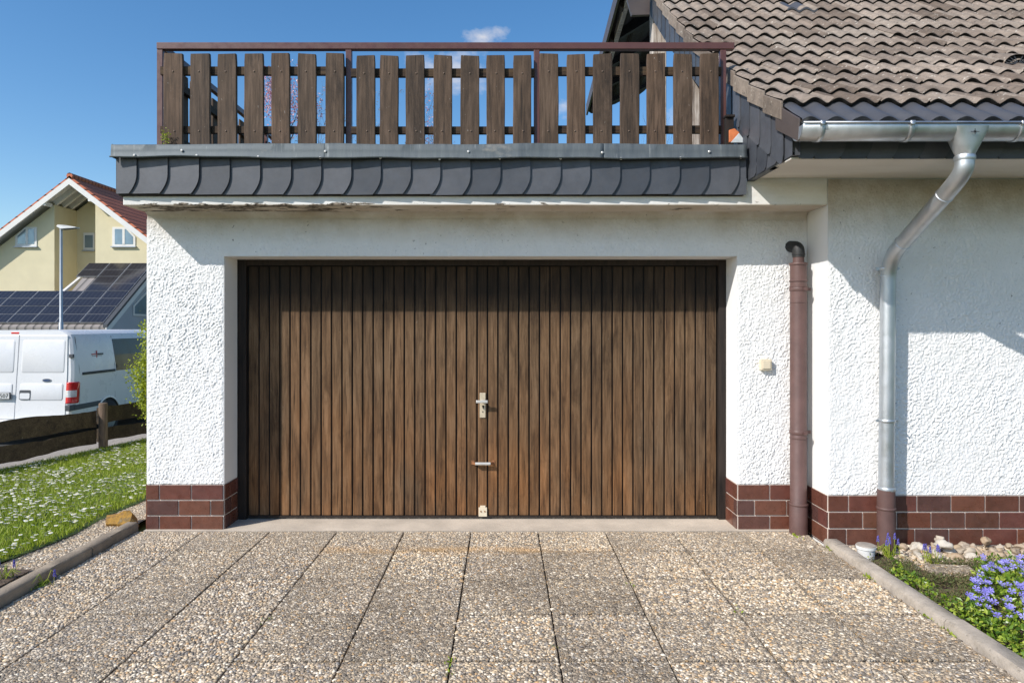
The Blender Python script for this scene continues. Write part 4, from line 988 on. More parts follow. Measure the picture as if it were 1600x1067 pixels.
# river stones along the wall
base_st = [rock('river_stone', (0, 0, -5), 1, (1, .8, .7), 1.7 * k, M['stone'], 3, .55) for k in range(5)]
spots = []
rd = random.Random(5)
for row_, (yy, zz, n_) in enumerate(((4.66, .005, 20), (4.58, .0, 21), (4.50, -.008, 19))):
    for i in range(n_):
        if row_ == 2 and rd.random() < .25: continue
        spots.append((2.765 + i * .073 + rd.uniform(-.02, .02) + (.04 if row_ == 1 else 0), yy + rd.uniform(-.012, .012), zz, rd.uniform(.024, .042), row_))
for i, (x, y) in enumerate(((3.02, 4.655), (3.33, 4.64), (3.66, 4.65), (2.98, 4.56))): spots.append((x, y, .055, .042, 9))
colw = ['rounded', 'flattish', 'oval', 'knobbly', 'long']
for i, (x, y, zz, r_, row_) in enumerate(spots):
    k = i % 5; o = base_st[k] if i < 5 else base_st[k].copy()
    if i >= 5: COL.objects.link(o)
    o.location = (x, y, zz); o.scale = (r_ * rd.uniform(.9, 1.35), r_ * rd.uniform(.8, 1.1), r_ * rd.uniform(.8, 1.05)); o.rotation_euler = (rd.uniform(-.4, .4), rd.uniform(-.4, .4), rd.uniform(0, 3))
    tag(o, 'rounded pale river stone in the row heaped along the red plinth', 'stone', 'river stones along the house plinth')
# flat stone
b = MB(); b.extr([(2.62, 4.12, .0), (2.90, 4.10, .0), (2.93, 4.24, .0), (2.66, 4.27, .0)], (0, 0, .03)); o = b.build('stepping_slab', M['agg2'], None, bevel=.008); tag(o, 'small flat pale slab lying in the bed behind the right kerb', 'slab')
# periwinkle, herbs
def region_pts(n, x0, x1, y0, y1, test):
    out = []
    while len(out) < n:
        x, y = random.uniform(x0, x1), random.uniform(y0, y1)
        if test(x, y): out.append((x, y))
    return np.array(out)
def bedz(x, y): return -.035 + .06 * math.exp(-((y - 3.2) / .9) ** 2)
def vtest(x, y):
    e = 2.90 + (y - 3.55) * .42 if y > 3.2 else 2.36
    e = 2.36 if y < 3.55 else 2.45 + (y - 3.55) * .75
    return x > e + .07 * mnoise.noise(Vector((x * 5, y * 5, 0))) and x < 3.9 and mnoise.noise(Vector((x * 4, y * 4, 8))) > -.42
pts = region_pts(14000, 2.33, 3.9, 2.3, 4.35, vtest)
hz = np.array([bedz(x, y) for x, y in pts]) + rng.uniform(.0, .11, len(pts)) * np.array([.75 + .6 * mnoise.noise(Vector((x * 3, y * 3, 2))) for x, y in pts])
c_ = np.stack([pts[:, 0], pts[:, 1], hz], 1)
v, f = leaves_np(c_, .034, aspect=.5, upbias=.8); o = mesh_np('periwinkle_leaves', v, f, [M['vinca']]); tag(o, 'dense glossy green periwinkle ground cover filling the bed at right', 'ground cover', kind='stuff')
fp = []
while len(fp) < 760:
    x, y = random.uniform(2.4, 3.85), random.uniform(2.6, 4.25)
    if vtest(x - .03, y) and (mnoise.noise(Vector((x * 3.2, y * 3.2, 1.5))) > -.28 or random.random() < .2): fp.append((x, y))
v = []; f = []
for x, y in fp:
    c0 = Vector((x, y, bedz(x, y) + random.uniform(.085, .125))); nrm = Vector((random.uniform(-.5, .25), random.uniform(-1.0, .1), 1)).normalized(); u_ = nrm.orthogonal().normalized(); w_ = nrm.cross(u_); a0 = random.uniform(0, 6.28); s = random.uniform(.014, .021)
    b0 = len(v); v.append(c0)
    for k in range(5):
        a = a0 + k * 2 * math.pi / 5
        for (da, rr) in ((-.30, .55), (-.42, 1.0), (.30, 1.0), (.42, .5)):
            v.append(c0 + (u_ * math.cos(a + da) + w_ * math.sin(a + da)) * s * rr + nrm * (.004 if rr > .9 else .001))
        q = b0 + 1 + k * 4; f.append((b0, q, q + 1, q + 2, q + 3))
o = mesh_np('periwinkle_flowers', np.array([tuple(q) for q in v]), f, [M['vflower']]); tag(o, 'many five petalled lilac blue periwinkle flowers above the green leaves', 'flowers', kind='stuff')
pts = region_pts(9000, 2.36, 3.5, 3.5, 4.38, lambda x, y: not vtest(x - .12, y) and mnoise.noise(Vector((x * 5, y * 5, 3))) > -.35 and not (2.60 < x < 2.95 and 4.08 < y < 4.28))
c_ = np.stack([pts[:, 0], pts[:, 1], np.array([bedz(x, y) for x, y in pts]) + rng.uniform(0, .05, len(pts))], 1)
v, f = leaves_np(c_, .018, aspect=.35, upbias=1.2); o = mesh_np('creeping_herb', v, f, [M['herb']]); tag(o, 'brown and green creeping herb between the kerb and the periwinkle', 'ground cover', kind='stuff')
pts = region_pts(1500, 2.355, 2.47, 2.5, 4.35, lambda x, y: mnoise.noise(Vector((x * 3, y * 3, 13))) > -.1)
c_ = np.stack([pts[:, 0], pts[:, 1], .01 + rng.uniform(0, .05, len(pts))], 1)
v, f = leaves_np(c_, .024, aspect=.7, upbias=.9); o = mesh_np('edge_weeds', v, f, [M['vinca']]); tag(o, 'low round leaved weeds growing along the back of the right kerb', 'weeds', kind='stuff')
# weeds in driveway joints
pts = []
for (x, y, n_) in ((2.235, 4.12, 50), (2.235, 4.62, 16), (2.24, 3.55, 30), (-2.74, 3.98, 60), (1.26, 3.62, 6), (.26, 3.2, 4), (-.24, 3.08, 8), (.76, 4.0, 6), (2.13, 4.9, 26), (-1.24, 3.5, 6), (2.24, 3.35, 22), (-.24, 2.95, 6)):
    for i in range(n_): pts.append((x + random.gauss(0, .012), y + random.gauss(0, .03)))
pts = np.array(pts); c_ = np.stack([pts[:, 0], pts[:, 1], np.full(len(pts), .0)], 1)
v, f = leaves_np(c_, .022, aspect=.4, upbias=1.5); o = mesh_np('joint_weeds', v, f, [M['grass']]); tag(o, 'tiny green weeds sprouting from the joints of the driveway slabs', 'weeds', kind='stuff')

# ------------------------------------------------------------------ bush beside the garage
def bush():
    root = empty('shrub', (-4.24, 8.5, .02), 'yellow green leafy shrub behind the left corner of the garage', 'shrub')
    b = MB(); rd = random.Random(3); cl = []
    for i in range(44):
        a = rd.uniform(0, 6.28); z = rd.uniform(.42, 1.62); r_ = .43 * math.sin(min(1, (z - .2) / 1.3) * 2.5) * rd.uniform(.4, 1)
        tip = Vector((-4.24 + r_ * math.cos(a), 8.5 + r_ * math.sin(a), z)); mid = Vector((-4.24, 8.5, 0)).lerp(tip, .5) + Vector((rd.uniform(-.05, .05), rd.uniform(-.05, .05), .08))
        b.tube([(-4.24 + rd.uniform(-.06, .06), 8.5 + rd.uniform(-.06, .06), .0), mid, tip], [.013, .008, .003], 5); cl.append(tip); cl.append(mid.lerp(tip, .6))
    b.build('stems', M['bark'], root)
    cen = np.array([tuple(c) for c in cl])
    c_ = cen[rng.integers(0, len(cen), 26000)] + rng.normal(0, 1, (26000, 3)) * np.array([.07, .07, .065])
    v, f = leaves_np(c_, .036, aspect=.55); mesh_np('foliage', v, f, [M['bushleaf']], root)
bush()
# sprig on the coping
b = MB(); sp0 = P(258, 221, 4.90)
c_ = np.array(tuple(sp0)) + rng.normal(0, 1, (90, 3)) * np.array([.014, .01, .022]) + np.array([0, 0, .03])
v, f = leaves_np(c_, .016, aspect=.6); o = mesh_np('sprig', v, f, [M['bushleaf']]); tag(o, 'tiny yellow green sprig growing on the metal coping at the left end of the railing', 'plant')

# ------------------------------------------------------------------ plank fence
fence = empty('plank_fence', (fence_x(8.2), 8.2, .0), 'low dark fence of two waney edged planks on log posts beside the lawn', 'fence')
def fp_(y, z, off=0): return Vector((fence_x(y) + off, y, z))
def plank(ya, yb, za0, za1, zb0, zb1, off, seed):
    b = MB(); n = 46; vs = []
    for i in range(n + 1):
        t = i / n; y = ya + (yb - ya) * t
        lo = za0 + (zb0 - za0) * t + .028 * mnoise.noise(Vector((y * 1.6, seed, 0))) + .010 * mnoise.noise(Vector((y * 6, seed, 5)))
        hi = za1 + (zb1 - za1) * t + .034 * mnoise.noise(Vector((y * 1.3, seed + 4, 0))) + .012 * mnoise.noise(Vector((y * 7, seed, 9)))
        vs += [fp_(y, lo, off), fp_(y, hi, off), fp_(y, hi - .006, off - .025), fp_(y, lo + .006, off - .025)]
    fs = [(i * 4 + k, i * 4 + (k + 1) % 4, (i + 1) * 4 + (k + 1) % 4, (i + 1) * 4 + k) for i in range(n) for k in range(4)] + [(0, 1, 2, 3), (n * 4 + 3, n * 4 + 2, n * 4 + 1, n * 4)]
    b.add(vs, fs); return b.build('plank', M['plank'], fence)
Z = lambda py, d: PZ(py, d)
plank(5.3, 8.17, .33, .56, .30, .50, -.05, 1.0); plank(5.3, 8.17, .06, .30, .10, .26, -.05, 2.2)
plank(8.2, 12.0, .33, .53, .38, .60, -.05, 3.1); plank(8.2, 12.0, .10, .27, .12, .32, -.05, 4.7)
for yy in (5.25, 8.2, 11.0):
    b = MB(); p0 = fp_(yy, -.02, .005); b.tube([p0, p0 + Vector((0, 0, .60)), p0 + Vector((0, 0, .612))], [.052, .05, .042], 14); b.build('post', M['fpost'], fence, True, angle=40)

# ------------------------------------------------------------------ van
simple('vanpaint', 'white van paint', (.66, .66, .66), .28, 0, .04, 2, 0)
simple('glass', 'dark tinted glass', (.008, .010, .011), .10, 0, .05, 3, spec=.25)
simple('trim', 'dark grey trim', (.055, .06, .068), .6)
m = Mat('red lamp lens', (.55, .01, .02), .15); m.base(m.mix(m.mr(m.noise(60, 2), .4, .6, 0, .3), (.5, .008, .015), (.7, .03, .03))); M['redlens'] = m.m
simple('clearlens', 'clear lamp lens', (.62, .60, .62), .15, .3, .3, 40)
simple('plate', 'number plate white', (.66, .66, .64), .4)
simple('tyre', 'tyre rubber', (.02, .02, .02), .85)
simple('rim', 'silver wheel trim', (.35, .36, .37), .35, .7)
simple('oval', 'dark blue badge', (.05, .08, .16), .25)
simple('redmark', 'red print', (.45, .03, .03), .5)
VXc, VY, VZ = -8.35, 11.45, -.52
van = empty('parked_van', (VXc, VY, VZ), 'white panel van parked on the street, rear doors and tail light towards us', 'van')
def vp(x, y, z): return Vector((VXc + x, VY + y, VZ + z))
def vy0(z): return .03 + .15 * max(0, (z - .55)) / 1.4 * .9
def hw(z):                                    # half width at height
    if z < 1.15: return .985
    return .985 - .10 * ((z - 1.15) / .8) ** 1.6
b = MB()
zs = [.36, .45, .60, .80, 1.0, 1.15, 1.3, 1.5, 1.7, 1.82, 1.90, 1.945, 1.97]
def section(y, scale_top=1.0, zcut=1.98, wscale=1.0, nz=.0):
    pts = []
    for z in zs:
        zz = .36 + (z - .36) * scale_top; w = hw(z) * wscale
        if z > 1.85: w -= .16 * ((z - 1.85) / .12) ** 2.2
        pts.append((w, zz))
    return pts
stations = [(0.0, 1, .93), (.03, 1, .975), (.10, 1, 1), (1.2, 1, 1), (2.6, 1, 1), (3.35, .995, 1), (3.6, .96, .99), (4.05, .62, .97), (4.5, .52, .93), (4.75, .46, .88), (4.86, .36, .82)]
vs = []; nzp = len(zs)
for (y, st, ws) in stations:
    s_ = section(y, st, wscale=ws)
    for sx in (-1, 1):
        for (w, z) in (s_ if sx == 1 else s_): vs.append(vp(sx * w, y + (vy0(z) if y < .2 else 0), z))
fs = []; S = nzp * 2
for i in range(len(stations) - 1):
    for k in range(nzp - 1):
        fs.append((i * S + nzp + k, (i + 1) * S + nzp + k, (i + 1) * S + nzp + k + 1, i * S + nzp + k + 1)); fs.append((i * S + k, i * S + k + 1, (i + 1) * S + k + 1, (i + 1) * S + k))
    fs.append((i * S + nzp - 1, i * S + 2 * nzp - 1, (i + 1) * S + 2 * nzp - 1, (i + 1) * S + nzp - 1)); fs.append((i * S, (i + 1) * S, (i + 1) * S + nzp, i * S + nzp))
for k in range(nzp - 1):
    fs.append((k, nzp + k, nzp + k + 1, k + 1)); e = (len(stations) - 1) * S; fs.append((e + k, e + k + 1, e + nzp + k + 1, e + nzp + k))
b.add(vs, fs); body_ = b.build('body', M['vanpaint'], van, True, angle=30)
def rearplane(z, off): return vy0(z) - off
def rpoly(mb, pts, off, th):                     # panel on the rear face; pts (x,z)
    mb.extr([vp(x, rearplane(z, off), z) for x, z in pts], (0, th, 0))
def rrect(x0, x1, z0, z1, r_=.03):
    out = []
    for cx, cz, a0 in ((x1 - r_, z0 + r_, -90), (x1 - r_, z1 - r_, 0), (x0 + r_, z1 - r_, 90), (x0 + r_, z0 + r_, 180)):
        for k in range(4): a = R(a0 + 30 * k); out.append((cx + r_ * math.cos(a), cz + r_ * math.sin(a)))
    return out
for sx in (-1, 1):
    b = MB(); xA, xB = (.006, .86) if sx == 1 else (-.86, -.006)
    pl = [(xA, .46), (xB, .46), (xB, 1.2), (xB - .03 * sx * (1 if sx == 1 else 0), 1.88), (xA, 1.89)]
    if sx == -1: pl = [(xB, .46), (xB, 1.89), (xA + .03, 1.88), (xA, 1.2), (xA, .46)]
    rpoly(b, pl, .016, .02); dr = b.build('rear_door', M['vanpaint'], van, bevel=.006)
    b = MB(); q = (xA + .06, xB - .06)
    for (za, zc) in ((1.25, 1.80), (.78, 1.06)):
        fr = rrect(q[0], q[1], za, zc); fi = rrect(q[0] + .012, q[1] - .012, za + .012, zc - .012, .02)
        o_ = [vp(x, rearplane(z, .0175), z) for x, z in fr]; i_ = [vp(x, rearplane(z, .022), z) for x, z in fi]; nn = len(o_)
        b.add(o_ + i_, [(k, (k + 1) % nn, nn + (k + 1) % nn, nn + k) for k in range(nn)] + [tuple(nn + k for k in range(nn))])
    b.build('pressed_panel', M['vanpaint'], dr, True, angle=25)
# handle recess, badge, lamp, plate
b = MB(); rpoly(b, rrect(.07, .26, .79, .95, .02), .028, .008); hr = b.build('door_handle', M['trim'], van)
b = MB(); rpoly(b, rrect(.08, .25, .80, .90, .02), .0305, .003); b.build('handle_cup', M['vanpaint'], hr)
b = MB(); b.extr([vp(.52 + .075 * math.cos(a), rearplane(1.115, .024), 1.115 + .03 * math.sin(a)) for a in [2 * math.pi * i / 24 for i in range(24)]], (0, .012, 0)); bd = b.build('badge', M['rim'], van)
b = MB(); b.extr([vp(.52 + .064 * math.cos(a), rearplane(1.115, .0265), 1.115 + .022 * math.sin(a)) for a in [2 * math.pi * i / 24 for i in range(24)]], (0, .003, 0)); b.build('badge_face', M['oval'], bd)
b = MB(); b.box(VXc - .16, VXc - .02, VY + .16, VY + .20, VZ + 1.905, VZ + 1.94); b.build('brake_light', M['redlens'], van, bevel=.004)
for sx in (1, -1):
    b = MB(); vs = []
    ang = [0, .2, .45, .75, 1.0]
    zz = [.72, .74, .80, .825, .94, 1.06, 1.08]
    for z in zz:
        sq = .86 if z in (.72, 1.08) else 1.0
        for t in ang:
            # wraps round the corner from rear to side
            x = .865 + (.988 + .006 - .865) * math.sin(t * 1.57) ; y = rearplane(z, .016) + .145 * (1 - math.cos(t * 1.57)) * sq
            vs.append(vp(sx * x, y, z))
    na = len(ang)
    for i_ in range(len(zz) - 1):
        mi_ = 1 if i_ in (2, 3) else 0
        for k in range(na - 1):
            b.mi = mi_; 
            b.f.append((i_ * na + k, i_ * na + k + 1, (i_ + 1) * na + k + 1, (i_ + 1) * na + k)); b.m.append(1 if (i_ == 3 and k in (0, 1, 2)) else 0)
    b.v = [tuple(q) for q in vs]
    o = b.build('tail_light', [M['redlens'], M['clearlens']], van, True, angle=60); s_ = o.modifiers.new('s', 'SOLIDIFY'); s_.thickness = .02; s_.offset = 0
    b = MB(); b.box(VXc + sx * .90 - .025, VXc + sx * .90 + .045, VY + .10, VY + .14, VZ + 1.50, VZ + 1.56); b.build('hinge', M['trim'], van, bevel=.005)
b = MB(); b.box(VXc - .97, VXc + .97, VY - .10, VY + .10, VZ + .30, VZ + .455); b.box(VXc + .90, VXc + .985, VY - .02, VY + .75, VZ + .30, VZ + .455); b.box(VXc - .985, VXc - .90, VY - .02, VY + .75, VZ + .30, VZ + .455)
b.build('bumper', M['vanpaint'], van, bevel=.03)
b = MB(); b.box(VXc + .925, VXc + .995, VY + .07, VY + 1.0, VZ + .60, VZ + .69); b.box(VXc + .90, VXc + .99, VY - .05, VY + .12, VZ + .60, VZ + .70); b.build('corner_trim', M['trim'], van, bevel=.01)
b = MB(); xr = PX(16, VY) - VXc; b.box(VXc + xr - .52, VXc + xr, VY - .012, VY + .016, VZ + .80, VZ + .915); pl_ = b.build('number_plate', M['trim'], van, bevel=.004)
b = MB(); b.box(VXc + xr - .512, VXc + xr - .008, VY - .016, VY - .0125, VZ + .808, VZ + .907); b.build('plate_face', M['plate'], pl_)
cu = bpy.data.curves.new('plate_text', 'FONT'); cu.body = '507'; cu.size = .098; cu.extrude = .001; cu.align_x = 'RIGHT'
to = bpy.data.objects.new('plate_text', cu); COL.objects.link(to); dg = bpy.context.evaluated_depsgraph_get(); me = bpy.data.meshes.new_from_object(to.evaluated_get(dg)); bpy.data.objects.remove(to)
me.transform(__import__('mathutils').Matrix.Rotation(R(90), 4, 'X')); me.materials.clear(); me.materials.append(M['black'])
to = bpy.data.objects.new('plate_text', me); COL.objects.link(to); to.parent = pl_; to.location = Vector((xr - .02, -.0185, .824))
# side details (right-hand side faces us)
def spoly(mb, pts, off, th=.01):
    mb.extr([vp(hw(z) + off - (.16 * ((z - 1.85) / .12) ** 2.2 if z > 1.85 else 0), y, z) for y, z in pts], (-th, 0, 0))
b = MB(); spoly(b, [(.30, 1.19), (1.28, 1.19), (1.28, 1.235), (.30, 1.235)], .018, .02); b.build('rub_strip', M['rubber'], van, bevel=.003)
b = MB(); spoly(b, [(1.33, 1.20), (2.55, 1.20), (2.55, 1.50), (2.55, 1.80), (1.30, 1.80), (1.31, 1.5)], .006, .03); b.build('side_window', M['glass'], van)
b = MB(); spoly(b, [(2.72, 1.16), (3.95, 1.16), (3.55, 1.45), (3.2, 1.78), (2.72, 1.80)], .006, .03); b.build('cab_window', M['glass'], van)
b = MB()
for (ya, yb, za, zb) in ((.22, .225, .62, 1.86), (1.285, 1.291, .45, 1.86), (2.62, 2.628, .4, 1.86)): spoly(b, [(ya, za), (yb, za), (yb, 1.3), (yb, zb), (ya, zb), (ya, 1.3)], .003, .006)
b.build('panel_seam', M['trim'], van)
b = MB(); b.extr([vp(.9905, y, z) for y, z in ((.72, 1.52), (.90, 1.52), (.90, 1.545), (.72, 1.545))], (.001, 0, 0)) if False else None
x_l = hw(1.53) + .004
b = MB(); b.box(VXc + x_l, VXc + x_l + .004, VY + .74, VY + .765, VZ + 1.47, VZ + 1.60); b.box(VXc + x_l, VXc + x_l + .004, VY + .60, VY + .72, VZ + 1.525, VZ + 1.545); lo = b.build('side_mark', M['redmark'], van)
b = MB(); b.box(VXc + x_l, VXc + x_l + .004, VY + .78, VY + .95, VZ + 1.52, VZ + 1.55); b.box(VXc + x_l, VXc + x_l + .004, VY + .62, VY + .90, VZ + 1.50, VZ + 1.508); b.build('side_mark', M['trim'], van)
for yw in (1.06, 3.98):
    for sx in (1, -1):
        b = MB(); c0 = vp(sx * .80, yw, .34); b.tube([c0 + Vector((-sx * .0, 0, 0)), c0 + Vector((sx * .02, 0, 0)), c0 + Vector((sx * .15, 0, 0)), c0 + Vector((sx * .17, 0, 0))], [.31, .335, .335, .30], 28); wh = b.build('wheel', M['tyre'], van, True, angle=40)
        b = MB(); b.tube([c0 + Vector((sx * .165, 0, 0)), c0 + Vector((sx * .178, 0, 0)), c0 + Vector((sx * .183, 0, 0))], [.21, .20, .06], 24); b.build('rim', M['rim'], wh, True, angle=40)
        b = MB(); n = 20
        A = [(yw + .40 * math.cos(a), .36 + .39 * math.sin(a)) for a in [math.pi * i / n for i in range(n + 1)]]; B = [(yw + .37 * math.cos(a), .36 + .36 * math.sin(a)) for a in [math.pi * i / n for i in range(n + 1)]]
        b.add([vp(sx * 1.0, y, z) for y, z in A] + [vp(sx * 1.004, y, z) for y, z in B] + [vp(sx * .97, y, z) for y, z in A], [(i, i + 1, n + 1 + i + 1, n + 1 + i) for i in range(n)] + [(2 * n + 2 + i, 2 * n + 3 + i, i + 1, i) for i in range(n)]); b.build('wheel_arch', M['vanpaint'], van, True)
        b = MB(); b.extr([vp(sx * .992, y, z) for y, z in B], (sx * .002, 0, 0)); b.build('arch_shadow_liner', M['black'], van)
b = MB(); b.box(VXc - .9, VXc + .9, VY + .05, VY + 4.7, VZ + .22, VZ + .36); b.build('underbody', M['black'], van)
b = MB(); b.extr([vp(x, y, z) for x, y, z in ((-.80, 4.06, 1.18), (.80, 4.06, 1.18), (.74, 3.62, 1.86), (-.74, 3.62, 1.86))], (0, .01, .01)); b.build('windscreen', M['glass'], van)
# wheels must stand in front of arch liner: lift outward
for o in list(van.children):
    if o.name.startswith('wheel') and not o.name.startswith('wheel_arch'):
        o.location.x += .04 if (o.data.vertices[0].co.x > 0) else -.04

# ------------------------------------------------------------------ street lamp
LX, LY = PX(95.5, 18), 18
simple('polepaint', 'grey galvanised pole', (.36, .39, .42), .5, .4, .1, 4)
lamp = empty('street_lamp', (LX, LY, -.54), 'grey street lamp with flat head standing behind the white van', 'street lamp')
b = MB(); b.tube([(LX, LY, -.54), (LX, LY, 1.6), (LX, LY, 1.62), (LX, LY, 4.13)], [.055, .055, .04, .034], 14); b.build('pole', M['polepaint'], lamp, True, angle=40)
b = MB(); zt_ = PZ(355, 18)
b.extr([(LX - .06, LY - .11, zt_ - .0), (LX - .04, LY - .11, zt_ + .045), (LX + .10, LY - .11, zt_ + .05), (LX + .44, LY - .07, zt_ - .005), (LX + .42, LY - .07, zt_ - .03), (LX + .05, LY - .11, zt_ - .06)], (0, .2, 0)); lh = b.build('lamp_head', M['whiteplastic'], lamp, bevel=.01)
b = MB(); b.extr([(LX + .06, LY - .08, zt_ - .064), (LX + .40, LY - .06, zt_ - .033), (LX + .40, LY + .05, zt_ - .033), (LX + .06, LY + .07, zt_ - .064)], (0, 0, -.008)); b.build('lens', M['trim'], lh)

# ------------------------------------------------------------------ neighbour's yellow house
HD = 28.0
def H(px, py, d=HD): return P(px, py, d)
m = simple('yellow', 'cream yellow render', (.66, .585, .385), .9, 0, .06, 2)
simple('whitewood', 'white painted wood', (.72, .70, .66), .6, 0, .06, 3)
simple('bluewall', 'pale grey render', (.44, .45, .47), .9, 0, .05, 2)
m = Mat('red clay tiles', (.3, .08, .04), .7)
bk = m.N('ShaderNodeTexBrick', {'Vector': m.co((1, 1, 1)), 'Scale': 1.0}); 
s_ = m.sep(); uu = m.math('FRACT', m.math('MULTIPLY', s_[1], 4.2)); vv_ = m.math('FRACT', m.math('MULTIPLY', s_[2], 4.4))
hh = m.math('MULTIPLY', m.mr(uu, 0, .25), m.mr(vv_, 0, .22))
m.base(m.mix(hh, (.07, .02, .015), m.mix(m.noise(3, 5), (.38, .095, .04), (.58, .17, .075)))); m.bump(hh, .8, .05); M['redtile'] = m.m
simple('winglass', 'window glass', (.22, .30, .36), .10, .35, .2, 2)  # pale blue base colour carries a painted sky reflection
nh = empty('yellow_house', (H(112, 455).x, HD, -.6), 'yellow gabled house with red roof and solar panels in the left background', 'house')
ax_, az_ = PX(112, HD), PZ(276, HD)         # apex of the roof edge (front)
slL = (PZ(362, HD) - az_) / (PX(0, HD) - ax_) # per metre X (positive: falls to the left)
def zL(x): return az_ - .765 * abs(x - ax_)
xl, xr_ = ax_ - 7.5, ax_ + 7.5
# walls: left and right of the recess, front plane at HD+.5 (roof oversails it)
W0 = HD + .30
def wpx(px, d=W0): return PX(px, d)
b = MB()
xa = wpx(85); xb_ = wpx(149)
def gable_piece(mb, x0, x1, y0, y1, zb=-.6, drop=.42):
    mb.extr([(x0, y0, zb), (x1, y0, zb), (x1, y0, zL(x1) - drop), (x0, y0, zL(x0) - drop)] if not (x0 < ax_ < x1) else [(x0, y0, zb), (x1, y0, zb), (x1, y0, zL(x1) - drop), (ax_, y0, az_ - drop), (x0, y0, zL(x0) - drop)], (0, y1 - y0, 0))
gable_piece(b, xl + .6, xa, W0, W0 + 9); gable_piece(b, xb_, xr_ - .6, W0, W0 + 9); gable_piece(b, xa, xb_, W0 + 1.5, W0 + 1.8)
b.build('wall', M['yellow'], nh)
# roof planes
b = MB(); yb0, yb1 = HD - .15, HD + 10.5
b.extr([(ax_, yb0, az_), (xr_, yb0, zL(xr_)), (xr_, yb1, zL(xr_)), (ax_, yb1, az_)], (0, 0, -.10)); b.extr([(ax_, yb0, az_), (ax_, yb1, az_), (xl, yb1, zL(xl)), (xl, yb0, zL(xl))], (0, 0, -.10))
rf = b.build('roof', M['redtile'], nh)
b = MB()
for sx, xe in ((1, xr_), (-1, xl)):
    b.extr([(ax_, yb0 - .03, az_ - .10), (xe, yb0 - .03, zL(xe) - .10), (xe, yb0 - .03, zL(xe) - .36), (ax_, yb0 - .03, az_ - .36)], (0, .06, 0))
b.build('bargeboard', M['whitewood'], nh)
b = MB()
b.extr([(ax_, yb0 + .02, az_ - .105), (xr_, yb0 + .02, zL(xr_) - .105), (xr_, W0 + 2, zL(xr_) - .105), (ax_, W0 + 2, az_ - .105)], (0, 0, -.03)); b.extr([(ax_, yb0 + .02, az_ - .105), (ax_, W0 + 2, az_ - .105), (xl, W0 + 2, zL(xl) - .105), (xl, yb0 + .02, zL(xl) - .105)], (0, 0, -.03))
for yy in (HD + .5, HD + 1.0, HD + 1.5):
    for xe in (xb_ + .1, xa - .1): b.beam((ax_, yy, az_ - .26), (xe, yy, zL(xe) - .26), .12, .2)
for xx in (wpx(80), wpx(150)): b.box(xx - .06, xx + .06, yb0, W0, zL(xx) - .42, zL(xx) - .28)
b.build('eaves_soffit', M['whitewood'], nh)
b = MB(); b.tube([(ax_, yb0, az_ + .0), (ax_, yb1, az_ + .0)], .13, 8); b.build('ridge_tile', M['redtile'], rf)
def window(pts, d, parent, mull=None, fr=.07):
    """pts: outline in photo pixels at distance d"""
    c_ = [P(px, py, d) for px, py in pts]; cen = sum(c_, Vector()) / len(c_); inn = [cen + (q - cen) * (1 - 2 * fr / max(.5, (c_[0] - cen).length)) for q in c_]
    b = MB(); b.extr([q + Vector((0, -.03, 0)) for q in c_], (0, .06, 0)); w_ = b.build('window', M['whitewood'], parent)
    segs = [inn]
    b = MB()
    b.extr([q + Vector((0, -.04, 0)) for q in inn], (0, .009, 0)); b.build('pane', M['winglass'], w_)
    if mull: b = MB(); x_ = PX(mull, d); zs_ = [q.z for q in inn]; b.box(x_ - .05, x_ + .05, d - .05, d - .041, min(zs_) - .0, max(zs_) + .0); b.build('mullion', M['whitewood'], w_)
    b = MB(); zm = min(q.z for q in c_); b.box(min(q.x for q in c_) - .04, max(q.x for q in c_) + .04, d - .10, d, zm - .05, zm - .001); b.build('sill', M['polepaint'], w_)
window([(24.5, 385), (58, 385), (58, 355), (40, 355), (24.5, 369)], W0, nh, 43)
window([(176, 385), (212, 385), (212, 370), (198, 355), (176, 355)], W0, nh, 194)
window([(131, 391), (148, 391), (148, 364), (131, 364)], W0 + 1.48, nh)
# lower wing with solar panels
EX = -14.2; E0 = 24.0
def zE(d): return 1.47 + .72 * (d - E0)
b = MB(); b.extr([(-30, E0, zE(E0)), (EX, E0, zE(E0)), (EX, 25.93, zE(25.93)), (-30, 25.93, zE(25.93))], (0, 0, -.12))
xk = PX(100, 25.93); b.extr([(PX(112, 25.93), 25.931, zE(25.93)), (EX, 25.931, zE(25.93)), (EX, 27.62, zE(27.62)), (PX(148, 27.62), 27.62, zE(27.62))], (0, 0, -.12))
m = Mat('grey wing roof tile', (.16, .14, .13), .8); s2 = m.sep(); w2 = m.math('FRACT', m.math('MULTIPLY', s2[0], 3.4)); m.base(m.mix(m.mr(w2, .0, .4), (.03, .03, .03), (.26, .23, .21))); M['wingtile'] = m.m
lr = b.build('lower_roof', M['wingtile'], nh)
m = Mat('solar cells', (.02, .022, .03), .12, 0, .5); s3 = m.sep()
gx = m.math('FRACT', m.math('MULTIPLY', s3[0], 6.0)); g_ = m.math('MAXIMUM', m.mr(gx, .06, .02), 0)
m.base(m.mix(m.math('MULTIPLY', g_, .35), (.022, .021, .026), (.30, .30, .30))); M['solar'] = m.m
simple('pvframe', 'panel frame', (.50, .50, .50), .35, .6)
nrm = Vector((0, -.72, 1)).normalized()
proto = None
def solar(x0, d0, w=.86, L=1.03):
    root_off = Vector((x0, d0, zE(d0))); t = Vector((0, 1, .72)).normalized(); X = Vector((1, 0, 0)); b = MB()
    b.obox(root_off + X * w / 2 + t * L / 2 + nrm * .06, X * (w / 2 - .004), t * (L / 2 - .004), nrm * .02); o = b.build('solar_panel', M['pvframe'], lr)
    b = MB(); e = .022
    for q in (0, 1):
        b.obox(root_off + X * w / 2 + t * (L * (.25 + .5 * q)) + nrm * .084, X * (w / 2 - e), t * (L / 4 - e * .6), nrm * .004)
    b.build('cells', M['solar'], o); return o
dd = 24.14; rowi = 0
